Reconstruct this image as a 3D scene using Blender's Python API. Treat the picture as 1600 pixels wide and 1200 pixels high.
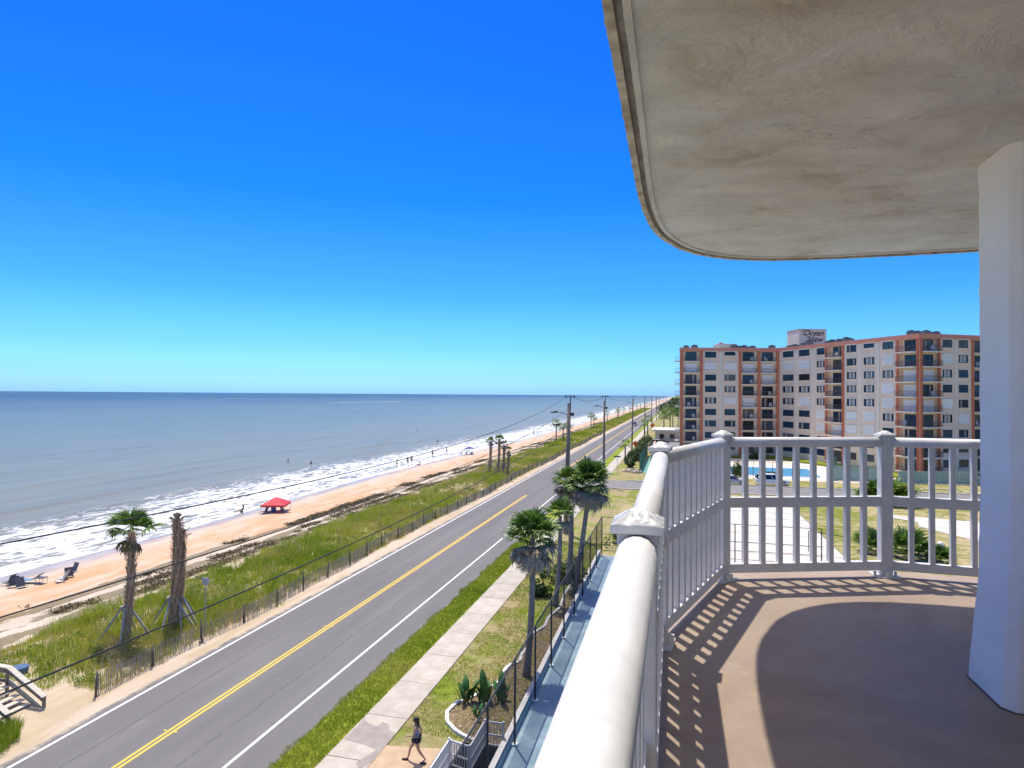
import bpy, bmesh, math, random
import numpy as np
from mathutils import Vector, Matrix
S = bpy.context.scene
for o in list(bpy.data.objects): bpy.data.objects.remove(o)
R = math.radians

# ------------------------------------------------------------ camera
H = 13.8                      # eye height above the road
YAW, PITCH, ROLL, FPX = R(14.35), R(0.96), R(0.42), 1000.0
fw = Vector((-math.sin(YAW)*math.cos(PITCH), math.cos(YAW)*math.cos(PITCH), math.sin(PITCH)))
rt = Vector((math.cos(YAW), math.sin(YAW), 0)); up = rt.cross(fw)
rt2 = rt*math.cos(ROLL)+up*math.sin(ROLL); up2 = up*math.cos(ROLL)-rt*math.sin(ROLL)
cam = bpy.data.cameras.new('camera'); co = bpy.data.objects.new('camera', cam); S.collection.objects.link(co)
cam.sensor_width = 36; cam.lens = FPX*36/1600; cam.clip_start = .05; cam.clip_end = 200000
m = Matrix((rt2, up2, -fw)).transposed().to_4x4(); m.translation = Vector((0, 0, H)); co.matrix_world = m
S.camera = co

# ------------------------------------------------------------ light
SUN = Vector((-.227, .34, 1)).normalized()
EL = math.asin(SUN.z); AZ = math.atan2(SUN.x, SUN.y)
w = bpy.data.worlds.new('World'); S.world = w; w.use_nodes = True
wn = w.node_tree; wn.nodes.clear()
sky = wn.nodes.new('ShaderNodeTexSky'); sky.sky_type = 'NISHITA'; sky.sun_disc = False
sky.sun_elevation = EL; sky.sun_rotation = AZ % (2*math.pi)
sky.altitude = 0; sky.air_density = 1.0; sky.dust_density = 1.5; sky.ozone_density = 1.0
gm = wn.nodes.new('ShaderNodeMix'); gm.data_type = 'RGBA'; gm.blend_type = 'MULTIPLY'; gm.inputs[0].default_value = 1
wtc = wn.nodes.new('ShaderNodeTexCoord'); wsx = wn.nodes.new('ShaderNodeSeparateXYZ'); wn.links.new(wtc.outputs['Generated'], wsx.inputs[0])
wr_ = wn.nodes.new('ShaderNodeValToRGB'); e_ = wr_.color_ramp.elements     # deep blue low, whitened overhead to fill shade, the same at every compass point
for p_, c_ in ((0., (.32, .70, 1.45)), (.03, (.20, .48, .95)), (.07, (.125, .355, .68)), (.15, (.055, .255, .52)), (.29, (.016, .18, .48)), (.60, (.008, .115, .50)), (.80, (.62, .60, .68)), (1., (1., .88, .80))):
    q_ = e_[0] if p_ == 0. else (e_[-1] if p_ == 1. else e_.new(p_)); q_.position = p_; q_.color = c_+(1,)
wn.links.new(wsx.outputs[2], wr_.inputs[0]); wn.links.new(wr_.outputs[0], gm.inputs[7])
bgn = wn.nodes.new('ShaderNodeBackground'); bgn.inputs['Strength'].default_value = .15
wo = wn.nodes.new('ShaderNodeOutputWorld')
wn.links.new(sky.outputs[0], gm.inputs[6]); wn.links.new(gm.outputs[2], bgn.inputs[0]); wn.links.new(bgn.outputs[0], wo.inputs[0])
sl = bpy.data.lights.new('sun', 'SUN'); sl.energy = 2.0; sl.angle = R(.55); sl.color = (1, .935, .82)
so = bpy.data.objects.new('sun', sl); S.collection.objects.link(so)
so.rotation_euler = SUN.to_track_quat('Z', 'Y').to_euler(); so.location = (0, 0, 60)
vs = S.view_settings; vs.view_transform = 'Standard'; vs.look = 'None'; vs.exposure = 1.32; vs.gamma = 1; vs.use_curve_mapping = False
S.cycles.max_bounces = 8; S.cycles.diffuse_bounces = 5; S.cycles.transparent_max_bounces = 12

# ------------------------------------------------------------ helpers
rng = np.random.default_rng(7); random.seed(7)
def link(o): S.collection.objects.link(o); return o
def ray(x, y): return fw + rt2*((x-800)/FPX) + up2*((600-y)/FPX)
def at(x, y, z=0.):          # ground point (height z) under a spot measured in the photograph
    d = ray(x, y); return Vector((0, 0, H)) + d*((z-H)/d.z)
def tag(o, label=None, cat=None, group=None, kind=None):
    if label: o['label'] = label
    if cat: o['category'] = cat
    if group: o['group'] = group
    if kind: o['kind'] = kind
    return o
def empty(name, loc=(0, 0, 0), rz=0, label=None, cat=None, group=None):
    o = link(bpy.data.objects.new(name, None)); o.location = loc; o.rotation_euler = (0, 0, rz); o.empty_display_size = .2
    return tag(o, label, cat, group)
def copy_tree(o, parent=None):
    c = o.copy(); S.collection.objects.link(c); c.parent = parent
    for ch in kids(o): copy_tree(ch, c)
    return c
def kids(o): return [c for c in S.objects if c.parent == o] if False else KID.get(o.name, [])
KID = {}
def leafy(n, col, w_=.38):
    tl = n.n('ShaderNodeBsdfTranslucent'); mx = n.n('ShaderNodeMixShader'); mx.inputs[0].default_value = w_
    if isinstance(col, tuple): tl.inputs[0].default_value = col+(1,)
    else: n.l(col, tl.inputs[0])
    n.l(n.p.outputs[0], mx.inputs[1]); n.l(tl.outputs[0], mx.inputs[2]); n.l(mx.outputs[0], n.out.inputs[0]); return n.m
def adopt(o, p):
    o.parent = p; KID.setdefault(p.name, []).append(o)
class MB:
    def __init__(s): s.v = []; s.f = []
    def add(s, v, f):
        n = len(s.v); s.v += [tuple(p) for p in v]; s.f += [tuple(i+n for i in q) for q in f]; return s
    def box(s, c, d, rz=0, M_=None):
        x, y, z = d[0]/2, d[1]/2, d[2]/2; ca, sa = math.cos(rz), math.sin(rz)
        P = [(-x,-y,-z),(x,-y,-z),(x,y,-z),(-x,y,-z),(-x,-y,z),(x,-y,z),(x,y,z),(-x,y,z)]
        P = [(c[0]+a*ca-b*sa, c[1]+a*sa+b*ca, c[2]+h) for a, b, h in P]
        return s.add(P, [(0,3,2,1),(4,5,6,7),(0,1,5,4),(1,2,6,5),(2,3,7,6),(3,0,4,7)])
    def bar(s, a, b, w_, h_):
        a = Vector(a); b = Vector(b); d = (b-a).normalized()
        side = d.cross(Vector((0, 0, 1)))
        if side.length < 1e-4: side = Vector((1, 0, 0))
        side.normalize(); u = side.cross(d).normalized()
        P = [p+side*(i*w_/2)+u*(j*h_/2) for p in (a, b) for i, j in ((-1,-1),(1,-1),(1,1),(-1,1))]
        return s.add(P, [(0,1,2,3),(7,6,5,4),(0,4,5,1),(1,5,6,2),(2,6,7,3),(3,7,4,0)])
    def tube(s, pts, rad, n=8, cap=True):
        pts = [Vector(p) for p in pts]; k = len(pts)
        if not hasattr(rad, '__len__'): rad = [rad]*k
        P = []; ref = None
        for i, p in enumerate(pts):
            d = (pts[min(i+1, k-1)]-pts[max(i-1, 0)]).normalized()
            if ref is None: ref = Vector((1, 0, 0)) if abs(d.x) < .8 else Vector((0, 1, 0))
            a = (ref - d*ref.dot(d)).normalized(); b = d.cross(a); ref = a
            for j in range(n):
                t = 2*math.pi*j/n; P.append(p+(a*math.cos(t)+b*math.sin(t))*rad[i])
        F = [(i*n+j, i*n+(j+1) % n, (i+1)*n+(j+1) % n, (i+1)*n+j) for i in range(k-1) for j in range(n)]
        if cap: F += [tuple(range(n))[::-1], tuple((k-1)*n+j for j in range(n))]
        return s.add(P, F)
    def prism(s, poly, z0, z1):
        n = len(poly); P = [(x, y, z0) for x, y in poly]+[(x, y, z1) for x, y in poly]
        return s.add(P, [tuple(range(n))[::-1], tuple(range(n, 2*n))]+[(i, (i+1) % n, n+(i+1) % n, n+i) for i in range(n)])
    def sheet(s, x0, x1, y0, y1, z): return s.add([(x0,y0,z),(x1,y0,z),(x1,y1,z),(x0,y1,z)], [(0,1,2,3)])
    def blob(s, c, r, n=10, k=6, jit=0., seed=0):
        rr = random.Random(seed); P = []; F = []
        for i in range(k+1):
            th = math.pi*i/k
            for j in range(n):
                ph = 2*math.pi*j/n; q = 1+jit*rr.uniform(-1, 1)
                P.append((c[0]+r[0]*q*math.sin(th)*math.cos(ph), c[1]+r[1]*q*math.sin(th)*math.sin(ph), c[2]+r[2]*q*math.cos(th)))
        for i in range(k):
            for j in range(n): F.append((i*n+j, (i+1)*n+j, (i+1)*n+(j+1) % n, i*n+(j+1) % n))
        return s.add(P, F)
    def mesh(s, name, mat, smooth=False):
        me = bpy.data.meshes.new(name); me.from_pydata(s.v, [], s.f); me.validate()
        if mat: me.materials.append(mat)
        if smooth:
            for p in me.polygons: p.use_smooth = True
        me.update(); return me
    def build(s, name, mat, parent=None, world=False, smooth=False, bevel=0, **kw):
        o = link(bpy.data.objects.new(name, s.mesh(name, mat, smooth)))
        put(o, parent, world)
        if bevel:
            b = o.modifiers.new('bevel', 'BEVEL'); b.width = bevel; b.segments = 2; b.limit_method = 'ANGLE'
        return tag(o, **kw)
def put(o, parent, world=False):
    if parent:
        adopt(o, parent)
        if world:
            q = parent
            while q: o.location = o.location-q.location; q = q.parent
def inst(name, me, parent=None, loc=(0, 0, 0), rot=(0, 0, 0), sc=None, world=False):
    o = link(bpy.data.objects.new(name, me)); o.location = loc; o.rotation_euler = rot
    if sc: o.scale = sc
    put(o, parent, world); return o
def npmesh(name, V, F, mat, parent=None, attrs=None, smooth=False, kind=None, world=False, label=None, cat=None):
    me = bpy.data.meshes.new(name); V = np.asarray(V, np.float32); F = np.asarray(F, np.int32)
    me.vertices.add(len(V)); me.vertices.foreach_set('co', V.ravel())
    k = F.shape[1]; me.loops.add(F.size); me.loops.foreach_set('vertex_index', F.ravel())
    me.polygons.add(len(F)); me.polygons.foreach_set('loop_start', np.arange(0, F.size, k, dtype=np.int32))
    me.polygons.foreach_set('loop_total', np.full(len(F), k, np.int32))
    if smooth: me.polygons.foreach_set('use_smooth', np.ones(len(F), bool))
    me.update(calc_edges=True)
    for an, arr in (attrs or {}).items():
        a = me.attributes.new(an, 'FLOAT', 'POINT'); a.data.foreach_set('value', np.asarray(arr, np.float32))
    me.materials.append(mat)
    o = link(bpy.data.objects.new(name, me)); put(o, parent, world)
    return tag(o, label, cat, None, kind)
def fbm(x, y, s=1.0, seed=0, o=4):
    r = np.random.default_rng(seed); out = 0; a = 1.; f = 1/s
    for i in range(o):
        for _ in range(3):
            th = r.uniform(0, 6.28); ph = r.uniform(0, 6.28)
            out = out + a*np.sin((x*math.cos(th)+y*math.sin(th))*f+ph+1.7*np.sin((x*math.sin(th)-y*math.cos(th))*f*.7+ph*2))/3
        a *= .55; f *= 1.93
    return out

# ------------------------------------------------------------ materials
class NT:
    def __init__(s, name):
        s.m = bpy.data.materials.new(name); s.m.use_nodes = True; s.t = s.m.node_tree; s.t.nodes.clear()
        s.out = s.n('ShaderNodeOutputMaterial'); s.p = s.n('ShaderNodeBsdfPrincipled'); s.l(s.p.outputs[0], s.out.inputs[0])
        s.tc = s.n('ShaderNodeTexCoord')
    def n(s, k, **kw):
        x = s.t.nodes.new(k)
        for a, b in kw.items(): setattr(x, a, b)
        return x
    def l(s, a, b): s.t.links.new(a, b)
    def noise(s, scale, detail=5, rough=.55, dist=0, stretch=None, coord='Object'):
        x = s.n('ShaderNodeTexNoise'); x.inputs['Scale'].default_value = scale; x.inputs['Detail'].default_value = detail
        x.inputs['Roughness'].default_value = rough; x.inputs['Distortion'].default_value = dist
        src = s.tc.outputs[coord]
        if stretch:
            mp = s.n('ShaderNodeMapping'); mp.inputs['Scale'].default_value = stretch; s.l(src, mp.inputs[0]); src = mp.outputs[0]
        s.l(src, x.inputs['Vector']); return x.outputs['Fac']
    def ramp(s, src, stops):
        x = s.n('ShaderNodeValToRGB'); e = x.color_ramp.elements
        while len(e) < len(stops): e.new(.5)
        for i, (p, c) in enumerate(stops):
            e[i].position = p; e[i].color = (c if hasattr(c, '__len__') else (c, c, c))+((1,) if (not hasattr(c, '__len__') or len(c) == 3) else ())
        s.l(src, x.inputs[0]); return x.outputs[0]
    def mix(s, f, a, b, mode='MIX'):
        x = s.n('ShaderNodeMix', data_type='RGBA', blend_type=mode)
        for i, v in ((0, f), (6, a), (7, b)):
            if isinstance(v, (int, float)): x.inputs[i].default_value = v
            elif isinstance(v, tuple): x.inputs[i].default_value = v+(1,)
            else: s.l(v, x.inputs[i])
        return x.outputs[2]
    def math(s, op, a, b=0., clamp=False):
        x = s.n('ShaderNodeMath', operation=op); x.use_clamp = clamp
        for i, v in ((0, a), (1, b)):
            if isinstance(v, (int, float)): x.inputs[i].default_value = v
            else: s.l(v, x.inputs[i])
        return x.outputs[0]
    def attr(s, n): return s.n('ShaderNodeAttribute', attribute_name=n).outputs['Fac']
    def bump(s, h, strength=.4, dist=.02, prev=None):
        b = s.n('ShaderNodeBump'); b.inputs['Strength'].default_value = strength; b.inputs['Distance'].default_value = dist
        s.l(h, b.inputs['Height'])
        if prev: s.l(prev, b.inputs['Normal'])
        s.l(b.outputs[0], s.p.inputs['Normal']); return b.outputs[0]
    def fin(s, color=None, rough=.7, metal=0, spec=.5):
        if color is not None:
            if isinstance(color, tuple): s.p.inputs['Base Color'].default_value = color+(1,)
            else: s.l(color, s.p.inputs['Base Color'])
        if isinstance(rough, (int, float)): s.p.inputs['Roughness'].default_value = rough
        else: s.l(rough, s.p.inputs['Roughness'])
        s.p.inputs['Metallic'].default_value = metal; s.p.inputs['Specular IOR Level'].default_value = spec
        return s.m
MC = {}
def mat(name, c1, c2=None, scale=3, rough=.7, bump=0, bscale=None, metal=0, spec=.5, lo=.35, hi=.65, stretch=None, bdist=.01, coord='Object', rnd=0):
    if name in MC: return MC[name]
    n = NT(name); c = c1
    if c2: c = n.ramp(n.noise(scale, 6, .6, .3, stretch, coord), [(lo, c1), (hi, c2)])
    if rnd:
        oi = n.n('ShaderNodeObjectInfo').outputs['Random']
        hv = n.n('ShaderNodeHueSaturation'); n.l(n.math('ADD', n.math('MULTIPLY', oi, rnd), 1-rnd/2), hv.inputs['Value'])
        if isinstance(c, tuple): hv.inputs['Color'].default_value = c+(1,)
        else: n.l(c, hv.inputs['Color'])
        c = hv.outputs[0]
    if bump: n.bump(n.noise(bscale or scale*4, 8, .65, 0, stretch, coord), bump, bdist)
    MC[name] = n.fin(c, rough, metal, spec); return MC[name]

n = NT('white_rail_paint'); c = n.ramp(n.noise(3.5, 8, .7, .8), [(.38, (.60, .595, .58)), (.6, (.71, .705, .685))])
c = n.mix(n.math('MULTIPLY', n.ramp(n.noise(16, 6, .7, .5), [(.60, 0.), (.72, 1.)]), .22), c, (.44, .45, .46)); c = n.mix(n.math('MULTIPLY', n.ramp(n.noise(70, 3, .7), [(.66, 0.), (.72, 1.)]), .35), c, (.36, .31, .24))
n.bump(n.noise(35, 8, .7), .35, .003); white_paint = n.fin(c, n.ramp(n.noise(6, 5), [(.35, .36), (.65, .6)]))
n = NT('weathered_cap_paint')
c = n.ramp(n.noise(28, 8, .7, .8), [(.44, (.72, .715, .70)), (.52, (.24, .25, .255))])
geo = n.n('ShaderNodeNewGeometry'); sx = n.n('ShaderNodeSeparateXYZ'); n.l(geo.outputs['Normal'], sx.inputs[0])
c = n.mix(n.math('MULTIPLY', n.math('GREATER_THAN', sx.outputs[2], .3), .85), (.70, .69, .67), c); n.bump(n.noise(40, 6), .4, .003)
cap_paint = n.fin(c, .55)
# balcony floor
n = NT('brown_deck_coating')
c = n.ramp(n.noise(.9, 9, .65, .8), [(.28, (.265, .195, .140)), (.5, (.325, .245, .175)), (.72, (.385, .305, .225))])
c = n.mix(n.math('MULTIPLY', n.ramp(n.noise(2.3, 5, .6, 2.5), [(.60, 0.), (.75, 1.)]), .30), c, (.50, .43, .37))
c = n.mix(n.math('MULTIPLY', n.ramp(n.noise(4.5, 4, .6, 1.), [(.62, 0.), (.70, 1.)]), .25), c, (.17, .13, .10))
c = n.mix(n.math('MULTIPLY', n.ramp(n.noise(260, 2, .8), [(.3, 0.), (.7, 1.)]), .22), c, (.20, .15, .12))
vv = n.n('ShaderNodeTexVoronoi'); vv.inputs['Scale'].default_value = 1.9; n.l(n.tc.outputs['Object'], vv.inputs['Vector'])
c = n.mix(n.ramp(vv.outputs['Distance'], [(.012, 1.), (.02, 0.)]), c, (.75, .72, .68))
b1 = n.bump(n.noise(2.0, 5), .25, .02); n.bump(n.noise(240, 4, .6), .45, .002, b1)
r_ = n.ramp(n.noise(1.3, 6, .6, .6), [(.3, .42), (.7, .8)]); deck_mat = n.fin(c, r_, spec=.35)
# stucco ceiling
n = NT('trowelled_stucco')
st = n.noise(1.7, 10, .66, .5, (1, 1.35, 1)); c = n.ramp(st, [(.32, (.66, .55, .42)), (.43, (.82, .74, .62)), (.54, (.88, .82, .72)), (.68, (.95, .92, .86))])
c = n.mix(n.math('MULTIPLY', n.ramp(n.noise(.55, 5, .6, .6), [(.35, 1.), (.6, 0.)]), .12), c, (.74, .64, .50))
c = n.mix(n.math('MULTIPLY', n.ramp(n.noise(90, 3, .8), [(.4, 0.), (.75, 1.)]), .18), c, (.45, .38, .30))
sc_ = n.ramp(n.noise(5.5, 8, .72, 2.2, (1, 2.8, 1)), [(.60, 0.), (.62, 1.), (.64, 0.)]); msk = n.ramp(n.noise(.9, 3), [(.5, 0.), (.62, 1.)]); sc_ = n.math('MULTIPLY', sc_, msk)
c = n.mix(n.math('MULTIPLY', sc_, .6), c, (.30, .24, .18))
b1 = n.bump(n.noise(2.6, 9, .66, .45, (1, 1.4, 1)), 1., .09); b2 = n.bump(n.noise(30, 6, .75), .6, .009, b1); n.bump(sc_, .6, -.008, b2)
stucco = n.fin(c, .85, spec=.2)
n = NT('painted_column_stucco'); c = n.ramp(n.noise(2.5, 6), [(.3, (.80, .79, .76)), (.7, (.86, .85, .82))])
b1 = n.bump(n.noise(3.5, 8, .6, .8), .5, .03); n.bump(n.noise(30, 6), .3, .004, b1); column_mat = n.fin(c, .7)
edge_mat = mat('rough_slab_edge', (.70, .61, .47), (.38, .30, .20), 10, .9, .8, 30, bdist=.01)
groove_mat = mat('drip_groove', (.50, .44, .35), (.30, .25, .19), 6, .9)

# ------------------------------------------------------------ beach, road, land
def shore(y): return np.interp(y, [-100, 40, 60, 104, 160, 221, 600, 4000], [-53.5, -53.8, -53.0, -54.5, -52.5, -49.5, -50, -50])
ys = np.unique(np.concatenate([np.arange(-60, 130, .8), np.arange(130, 500, 4), np.geomspace(500, 9000, 60)]))
xs = np.concatenate([np.arange(-24.0, -60, -.4), np.arange(-60, -110, -4)])
X, Y = np.meshgrid(xs, ys)
wgt = np.clip((-X-35)/19, 0, 1); sh = shore(Y)
U = X-(sh+54)*wgt
prof = np.interp(-U, [24, 25.5, 28, 31, 34, 36, 42, 50, 54, 60, 110], [-.01, .03, .25, .38, .1, -.5, -.95, -1.2, -1.46, -1.8, -4.5])
dune = np.clip((-X-25.5)/2, 0, 1)*np.clip((37+X)/2, 0, 1)
near = np.exp(-np.maximum(Y, 0)/900)
Z = prof+dune*.16*fbm(X, Y, 1.6, 3)*near+.035*fbm(X, Y, 1.1, 5)*np.clip((-X-25)/3, 0, 1)*np.clip((52+U)/3, 0, 1)
def dune_z(x, y): return np.interp(-x, [24, 25.5, 28, 31, 34, 36, 42], [-.01, .03, .25, .38, .1, -.5, -.95])+0*y
nx, ny = len(xs), len(ys)
I = (np.arange(ny-1)[:, None]*nx+np.arange(nx-1)[None]).ravel()
F = np.stack([I, I+nx, I+nx+1, I+1], 1)
n = NT('coquina_beach_sand')
u = n.attr('u')
wob = n.math('MULTIPLY', n.math('SUBTRACT', n.noise(.22, 5, .6, 0, (1, .28, 1)), .5), 6.5)
wob2 = n.math('MULTIPLY', n.math('SUBTRACT', n.noise(1.1, 5, .6, 0, (1, .4, 1)), .5), 2.0)
uu = n.math('DIVIDE', n.math('MULTIPLY', n.math('ADD', u, n.math('ADD', wob, wob2)), -1), 60.)
c = n.ramp(uu, [(24/60, (.42, .33, .21)), (33/60, (.44, .35, .21)), (35.5/60, (.52, .43, .24)), (38/60, (.47, .41, .32)), (42.0/60, (.48, .38, .27)),
                (43.2/60, (.50, .285, .14)), (48/60, (.52, .305, .16)), (50.2/60, (.50, .38, .27)), (51.6/60, (.36, .27, .21)), (54.5/60, (.27, .225, .195)), (1., (.25, .23, .19))])
c = n.mix(n.ramp(n.noise(.7, 6, .65, .4, (1, .22, 1)), [(.40, 0.), (.60, .75)]), c, n.mix(.7, c, (.60, .50, .40)))
# wrack lines of dry seaweed
def band(cn, wd):
    return n.math('SUBTRACT', 1., n.math('DIVIDE', n.math('ABSOLUTE', n.math('ADD', n.math('ADD', u, n.math('MULTIPLY', wob, .3)), cn)), wd), True)
nw = n.noise(1.0, 7, .68, .6, (1, .3, 1)); bands = n.math('MAXIMUM', n.math('MULTIPLY', band(41.9, 1.3), 1.3), n.math('MAXIMUM', n.math('MULTIPLY', band(39.2, 1.8), .8), band(37.2, 1.3)))
wr = n.ramp(n.math('MULTIPLY', n.math('MULTIPLY', bands, nw), n.ramp(n.noise(.35, 5, .7, .8, (1, .5, 1)), [(.36, .6), (.56, 1.5)])), [(.27, 0.), (.33, 1.)])
c = n.mix(n.math('MULTIPLY', wr, .85), c, n.ramp(n.noise(5, 5), [(.3, (.10, .08, .035)), (.7, (.22, .17, .08))]))
b1 = n.bump(n.noise(1.3, 8, .65, .3), .6, .12); n.bump(n.noise(14, 5, .7), .4, .03, b1)
b0 = None; wet = n.ramp(uu, [(50.5/60, .9), (53/60, .28)])
sand_mat = n.fin(c, wet, spec=.4)
npmesh('beach_sand', np.stack([X, Y, Z], -1).reshape(-1, 3), F, sand_mat, attrs={'u': U.ravel()}, smooth=True, kind='structure')

# sea
us = np.concatenate([np.arange(-2, 34, .45), np.arange(34, 110, 1.3), np.geomspace(110, 90000, 70)])
ys2 = np.unique(np.concatenate([-np.geomspace(60, 40000, 14), np.arange(-60, 170, 1.2), np.arange(170, 700, 5), np.geomspace(700, 90000, 50)]))
Ug, Yg = np.meshgrid(us, ys2); Xg = shore(Yg)-Ug
amp = np.interp(Ug, [-2, 0, 8, 20, 60, 200, 800], [.01, .02, .10, .20, .16, .10, 0])*np.exp(-np.maximum(Yg, 0)/1500)
ph = Ug*2*math.pi/9.0+1.3*fbm(Xg, Yg, 26, 11, 3)
wv = (np.maximum(np.sin(ph), -.3)**3)*.8*np.clip(.6+fbm(Xg*1., Yg*.35, 9, 12, 2), 0, 1.6)+.25*fbm(Xg, Yg*.5, 2.4, 13, 3)
hump = .55*np.exp(-((Ug-33)/1.8)**2-((Yg-175)/14)**2)+.35*np.exp(-((Ug-22)/1.2)**2-((Yg-150)/9)**2)+.4*np.exp(-((Ug-12)/1.2)**2-((Yg-112)/9)**2)
Zg = -1.44+amp*wv+hump-.02*np.clip(-Ug, 0, 2)
nx, ny = len(us), len(ys2); I = (np.arange(ny-1)[:, None]*nx+np.arange(nx-1)[None]).ravel(); F = np.stack([I, I+nx, I+nx+1, I+1], 1)
n = NT('sea_water')
u = n.attr('u'); geo = n.n('ShaderNodeSeparateXYZ'); n.l(n.tc.outputs['Object'], geo.inputs[0])
deep = n.ramp(n.math('DIVIDE', u, 1500.), [(0., (.27, .245, .17)), (.02, (.21, .22, .165)), (.09, (.15, .19, .16)), (.35, (.085, .12, .12)), (1., (.025, .042, .06))])
pat = n.ramp(n.noise(.02, 5, .6, .4, (.5, .12, 1)), [(.38, 0.), (.62, 1.)]); deep = n.mix(n.math('MULTIPLY', pat, .4), deep, (.17, .185, .19))
str_ = n.ramp(n.noise(.11, 6, .6, .5, (1.6, .16, 1)), [(.5, 0.), (.72, 1.)]); deep = n.mix(n.math('MULTIPLY', str_, .35), deep, (.05, .085, .10))
b1 = n.bump(n.noise(.35, 5, .6, 0, (1.2, .35, 1)), .55, .5); n.bump(n.noise(2.0, 5, .65, 0, (1, .45, 1)), .5, .10, b1)
n.fin(deep, .30, spec=.14)
n.p.inputs['IOR'].default_value = 1.24
foam = n.n('ShaderNodeBsdfPrincipled'); foam.inputs['Base Color'].default_value = (.66, .67, .66, 1); foam.inputs['Roughness'].default_value = .9
wb = n.math('MULTIPLY', n.math('SUBTRACT', n.noise(.075, 5, .6, 0, (1, .55, 1)), .5), 17.)
ua = n.math('ADD', u, wb)
cov = n.ramp(n.math('DIVIDE', ua, 25.), [(0., .62), (.06, .60), (.12, .40), (.20, .52), (.30, .66), (.38, .46), (.5, .50), (.62, .36), (.78, .30), (.9, 0.)])
v = n.n('ShaderNodeTexVoronoi', feature='DISTANCE_TO_EDGE'); v.inputs['Scale'].default_value = .62; v.inputs['Randomness'].default_value = 1
mpn = n.n('ShaderNodeMapping'); mpn.inputs['Scale'].default_value = (1.25, .5, 1); n.l(n.tc.outputs['Object'], mpn.inputs[0])
nz = n.n('ShaderNodeTexNoise'); nz.inputs['Scale'].default_value = .9; nz.inputs['Detail'].default_value = 5; n.l(mpn.outputs[0], nz.inputs['Vector'])
vm = n.n('ShaderNodeVectorMath', operation='MULTIPLY_ADD'); vm.inputs[1].default_value = (2.6, 2.6, 2.6); n.l(nz.outputs['Color'], vm.inputs[0]); n.l(mpn.outputs[0], vm.inputs[2]); n.l(vm.outputs[0], v.inputs['Vector'])
lace = n.math('SUBTRACT', 1., n.math('MULTIPLY', v.outputs['Distance'], 2.6), True)
fn = n.math('ADD', n.math('MULTIPLY', lace, .45), n.math('MULTIPLY', n.noise(.55, 7, .68, .5, (1.1, .4, 1)), .72))
fm = n.math('MULTIPLY', n.math('SUBTRACT', n.math('ADD', fn, cov), 1.06), 6.0, True)
edge = n.ramp(n.math('ADD', n.math('MULTIPLY', u, .5), n.noise(.8, 4)), [(.55, 0.), (.62, 1.)])
rim = n.ramp(n.math('ADD', n.math('MULTIPLY', u, .18), n.math('MULTIPLY', n.noise(.5, 4), .5)), [(.1, 1.), (.42, 0.)])
fm = n.math('MAXIMUM', fm, n.math('MULTIPLY', rim, .75))
ms = n.n('ShaderNodeMixShader'); n.l(fm, ms.inputs[0]); n.l(n.p.outputs[0], ms.inputs[1]); n.l(foam.outputs[0], ms.inputs[2]); n.l(ms.outputs[0], n.out.inputs[0])
npmesh('sea', np.stack([Xg, Yg, Zg], -1).reshape(-1, 3), F, n.m, attrs={'u': Ug.ravel()}, smooth=True, kind='structure')

# land
def lawn(name, dry, g1, g2, d1, d2):
    n = NT(name)
    g = n.ramp(n.noise(3.5, 6, .7), [(.3, g1), (.7, g2)]); d = n.ramp(n.noise(2.2, 6, .7), [(.3, d1), (.7, d2)])
    mk = n.ramp(n.noise(.32, 7, .72, .6), [(dry-.07, 0.), (dry+.09, 1.)]); c = n.mix(mk, g, d)
    b1 = n.bump(n.noise(9, 6, .7), .9, .08); n.bump(n.noise(60, 3), .5, .02, b1); return n.fin(c, .95, spec=.1)
GR1, GR2 = (.13, .19, .018), (.23, .29, .035); DR1, DR2 = (.24, .19, .085), (.42, .34, .19)
lawn_dry = lawn('patchy_dry_lawn', .46, GR1, GR2, DR1, DR2)
lawn_green = lawn('green_verge_grass', .68, (.17, .21, .018), (.27, .31, .035), DR1, DR2)
far_land = lawn('inland_ground', .6, (.07, .09, .025), (.13, .15, .04), DR1, DR2)
LX = -6.42   # outer face of the court wall
b = MB()
# the lawn leaves open the stairwell beside the court wall (y 20..24.4, x -8.1..LX) and everything under the court
for x0, x1, y0, y1 in ((-14.45, LX, 24.4, 5000), (-14.45, -8.1, -80, 24.4), (-8.1, LX, -80, 20.2), (60, 90, -80, 55.6), (LX, 60, -80, -30)):
    b.sheet(x0, x1, y0, y1, 0)
b.build('lawn', lawn_dry, kind='structure')
n = NT('sandy_ribbed_lawn'); g = n.ramp(n.noise(2.5, 6, .7), [(.3, (.13, .16, .018)), (.7, (.21, .23, .035))]); d = n.ramp(n.noise(2.2, 6, .7), [(.3, (.30, .24, .12)), (.7, (.52, .43, .26))])
f1 = n.noise(1.1, 7, .75, .8, (.55, 1.3, 1)); f2 = n.noise(.09, 4); mk = n.ramp(n.math('ADD', n.math('MULTIPLY', f1, .7), n.math('MULTIPLY', f2, .3)), [(.455, 0.), (.53, 1.)])
n.bump(n.noise(6, 6, .7), .9, .1); MB().sheet(LX, 90, 55.6, 5000, 0).build('sandy_lawn', n.fin(n.mix(mk, g, d), .95, spec=.1), kind='structure')
b = MB()
for x0, x1, y0, y1 in ((90, 30000, -3000, 60000), (-14.45, 90, 5000, 60000)): b.sheet(x0, x1, y0, y1, -.01)
b.build('inland_ground', far_land, kind='structure')
b = MB()
for y0, y1 in ((-80, 95.3), (106.5, 4000)): b.sheet(-14.45, -12.86, y0, y1, .006)
b.build('verge', lawn_green, kind='structure')

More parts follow.
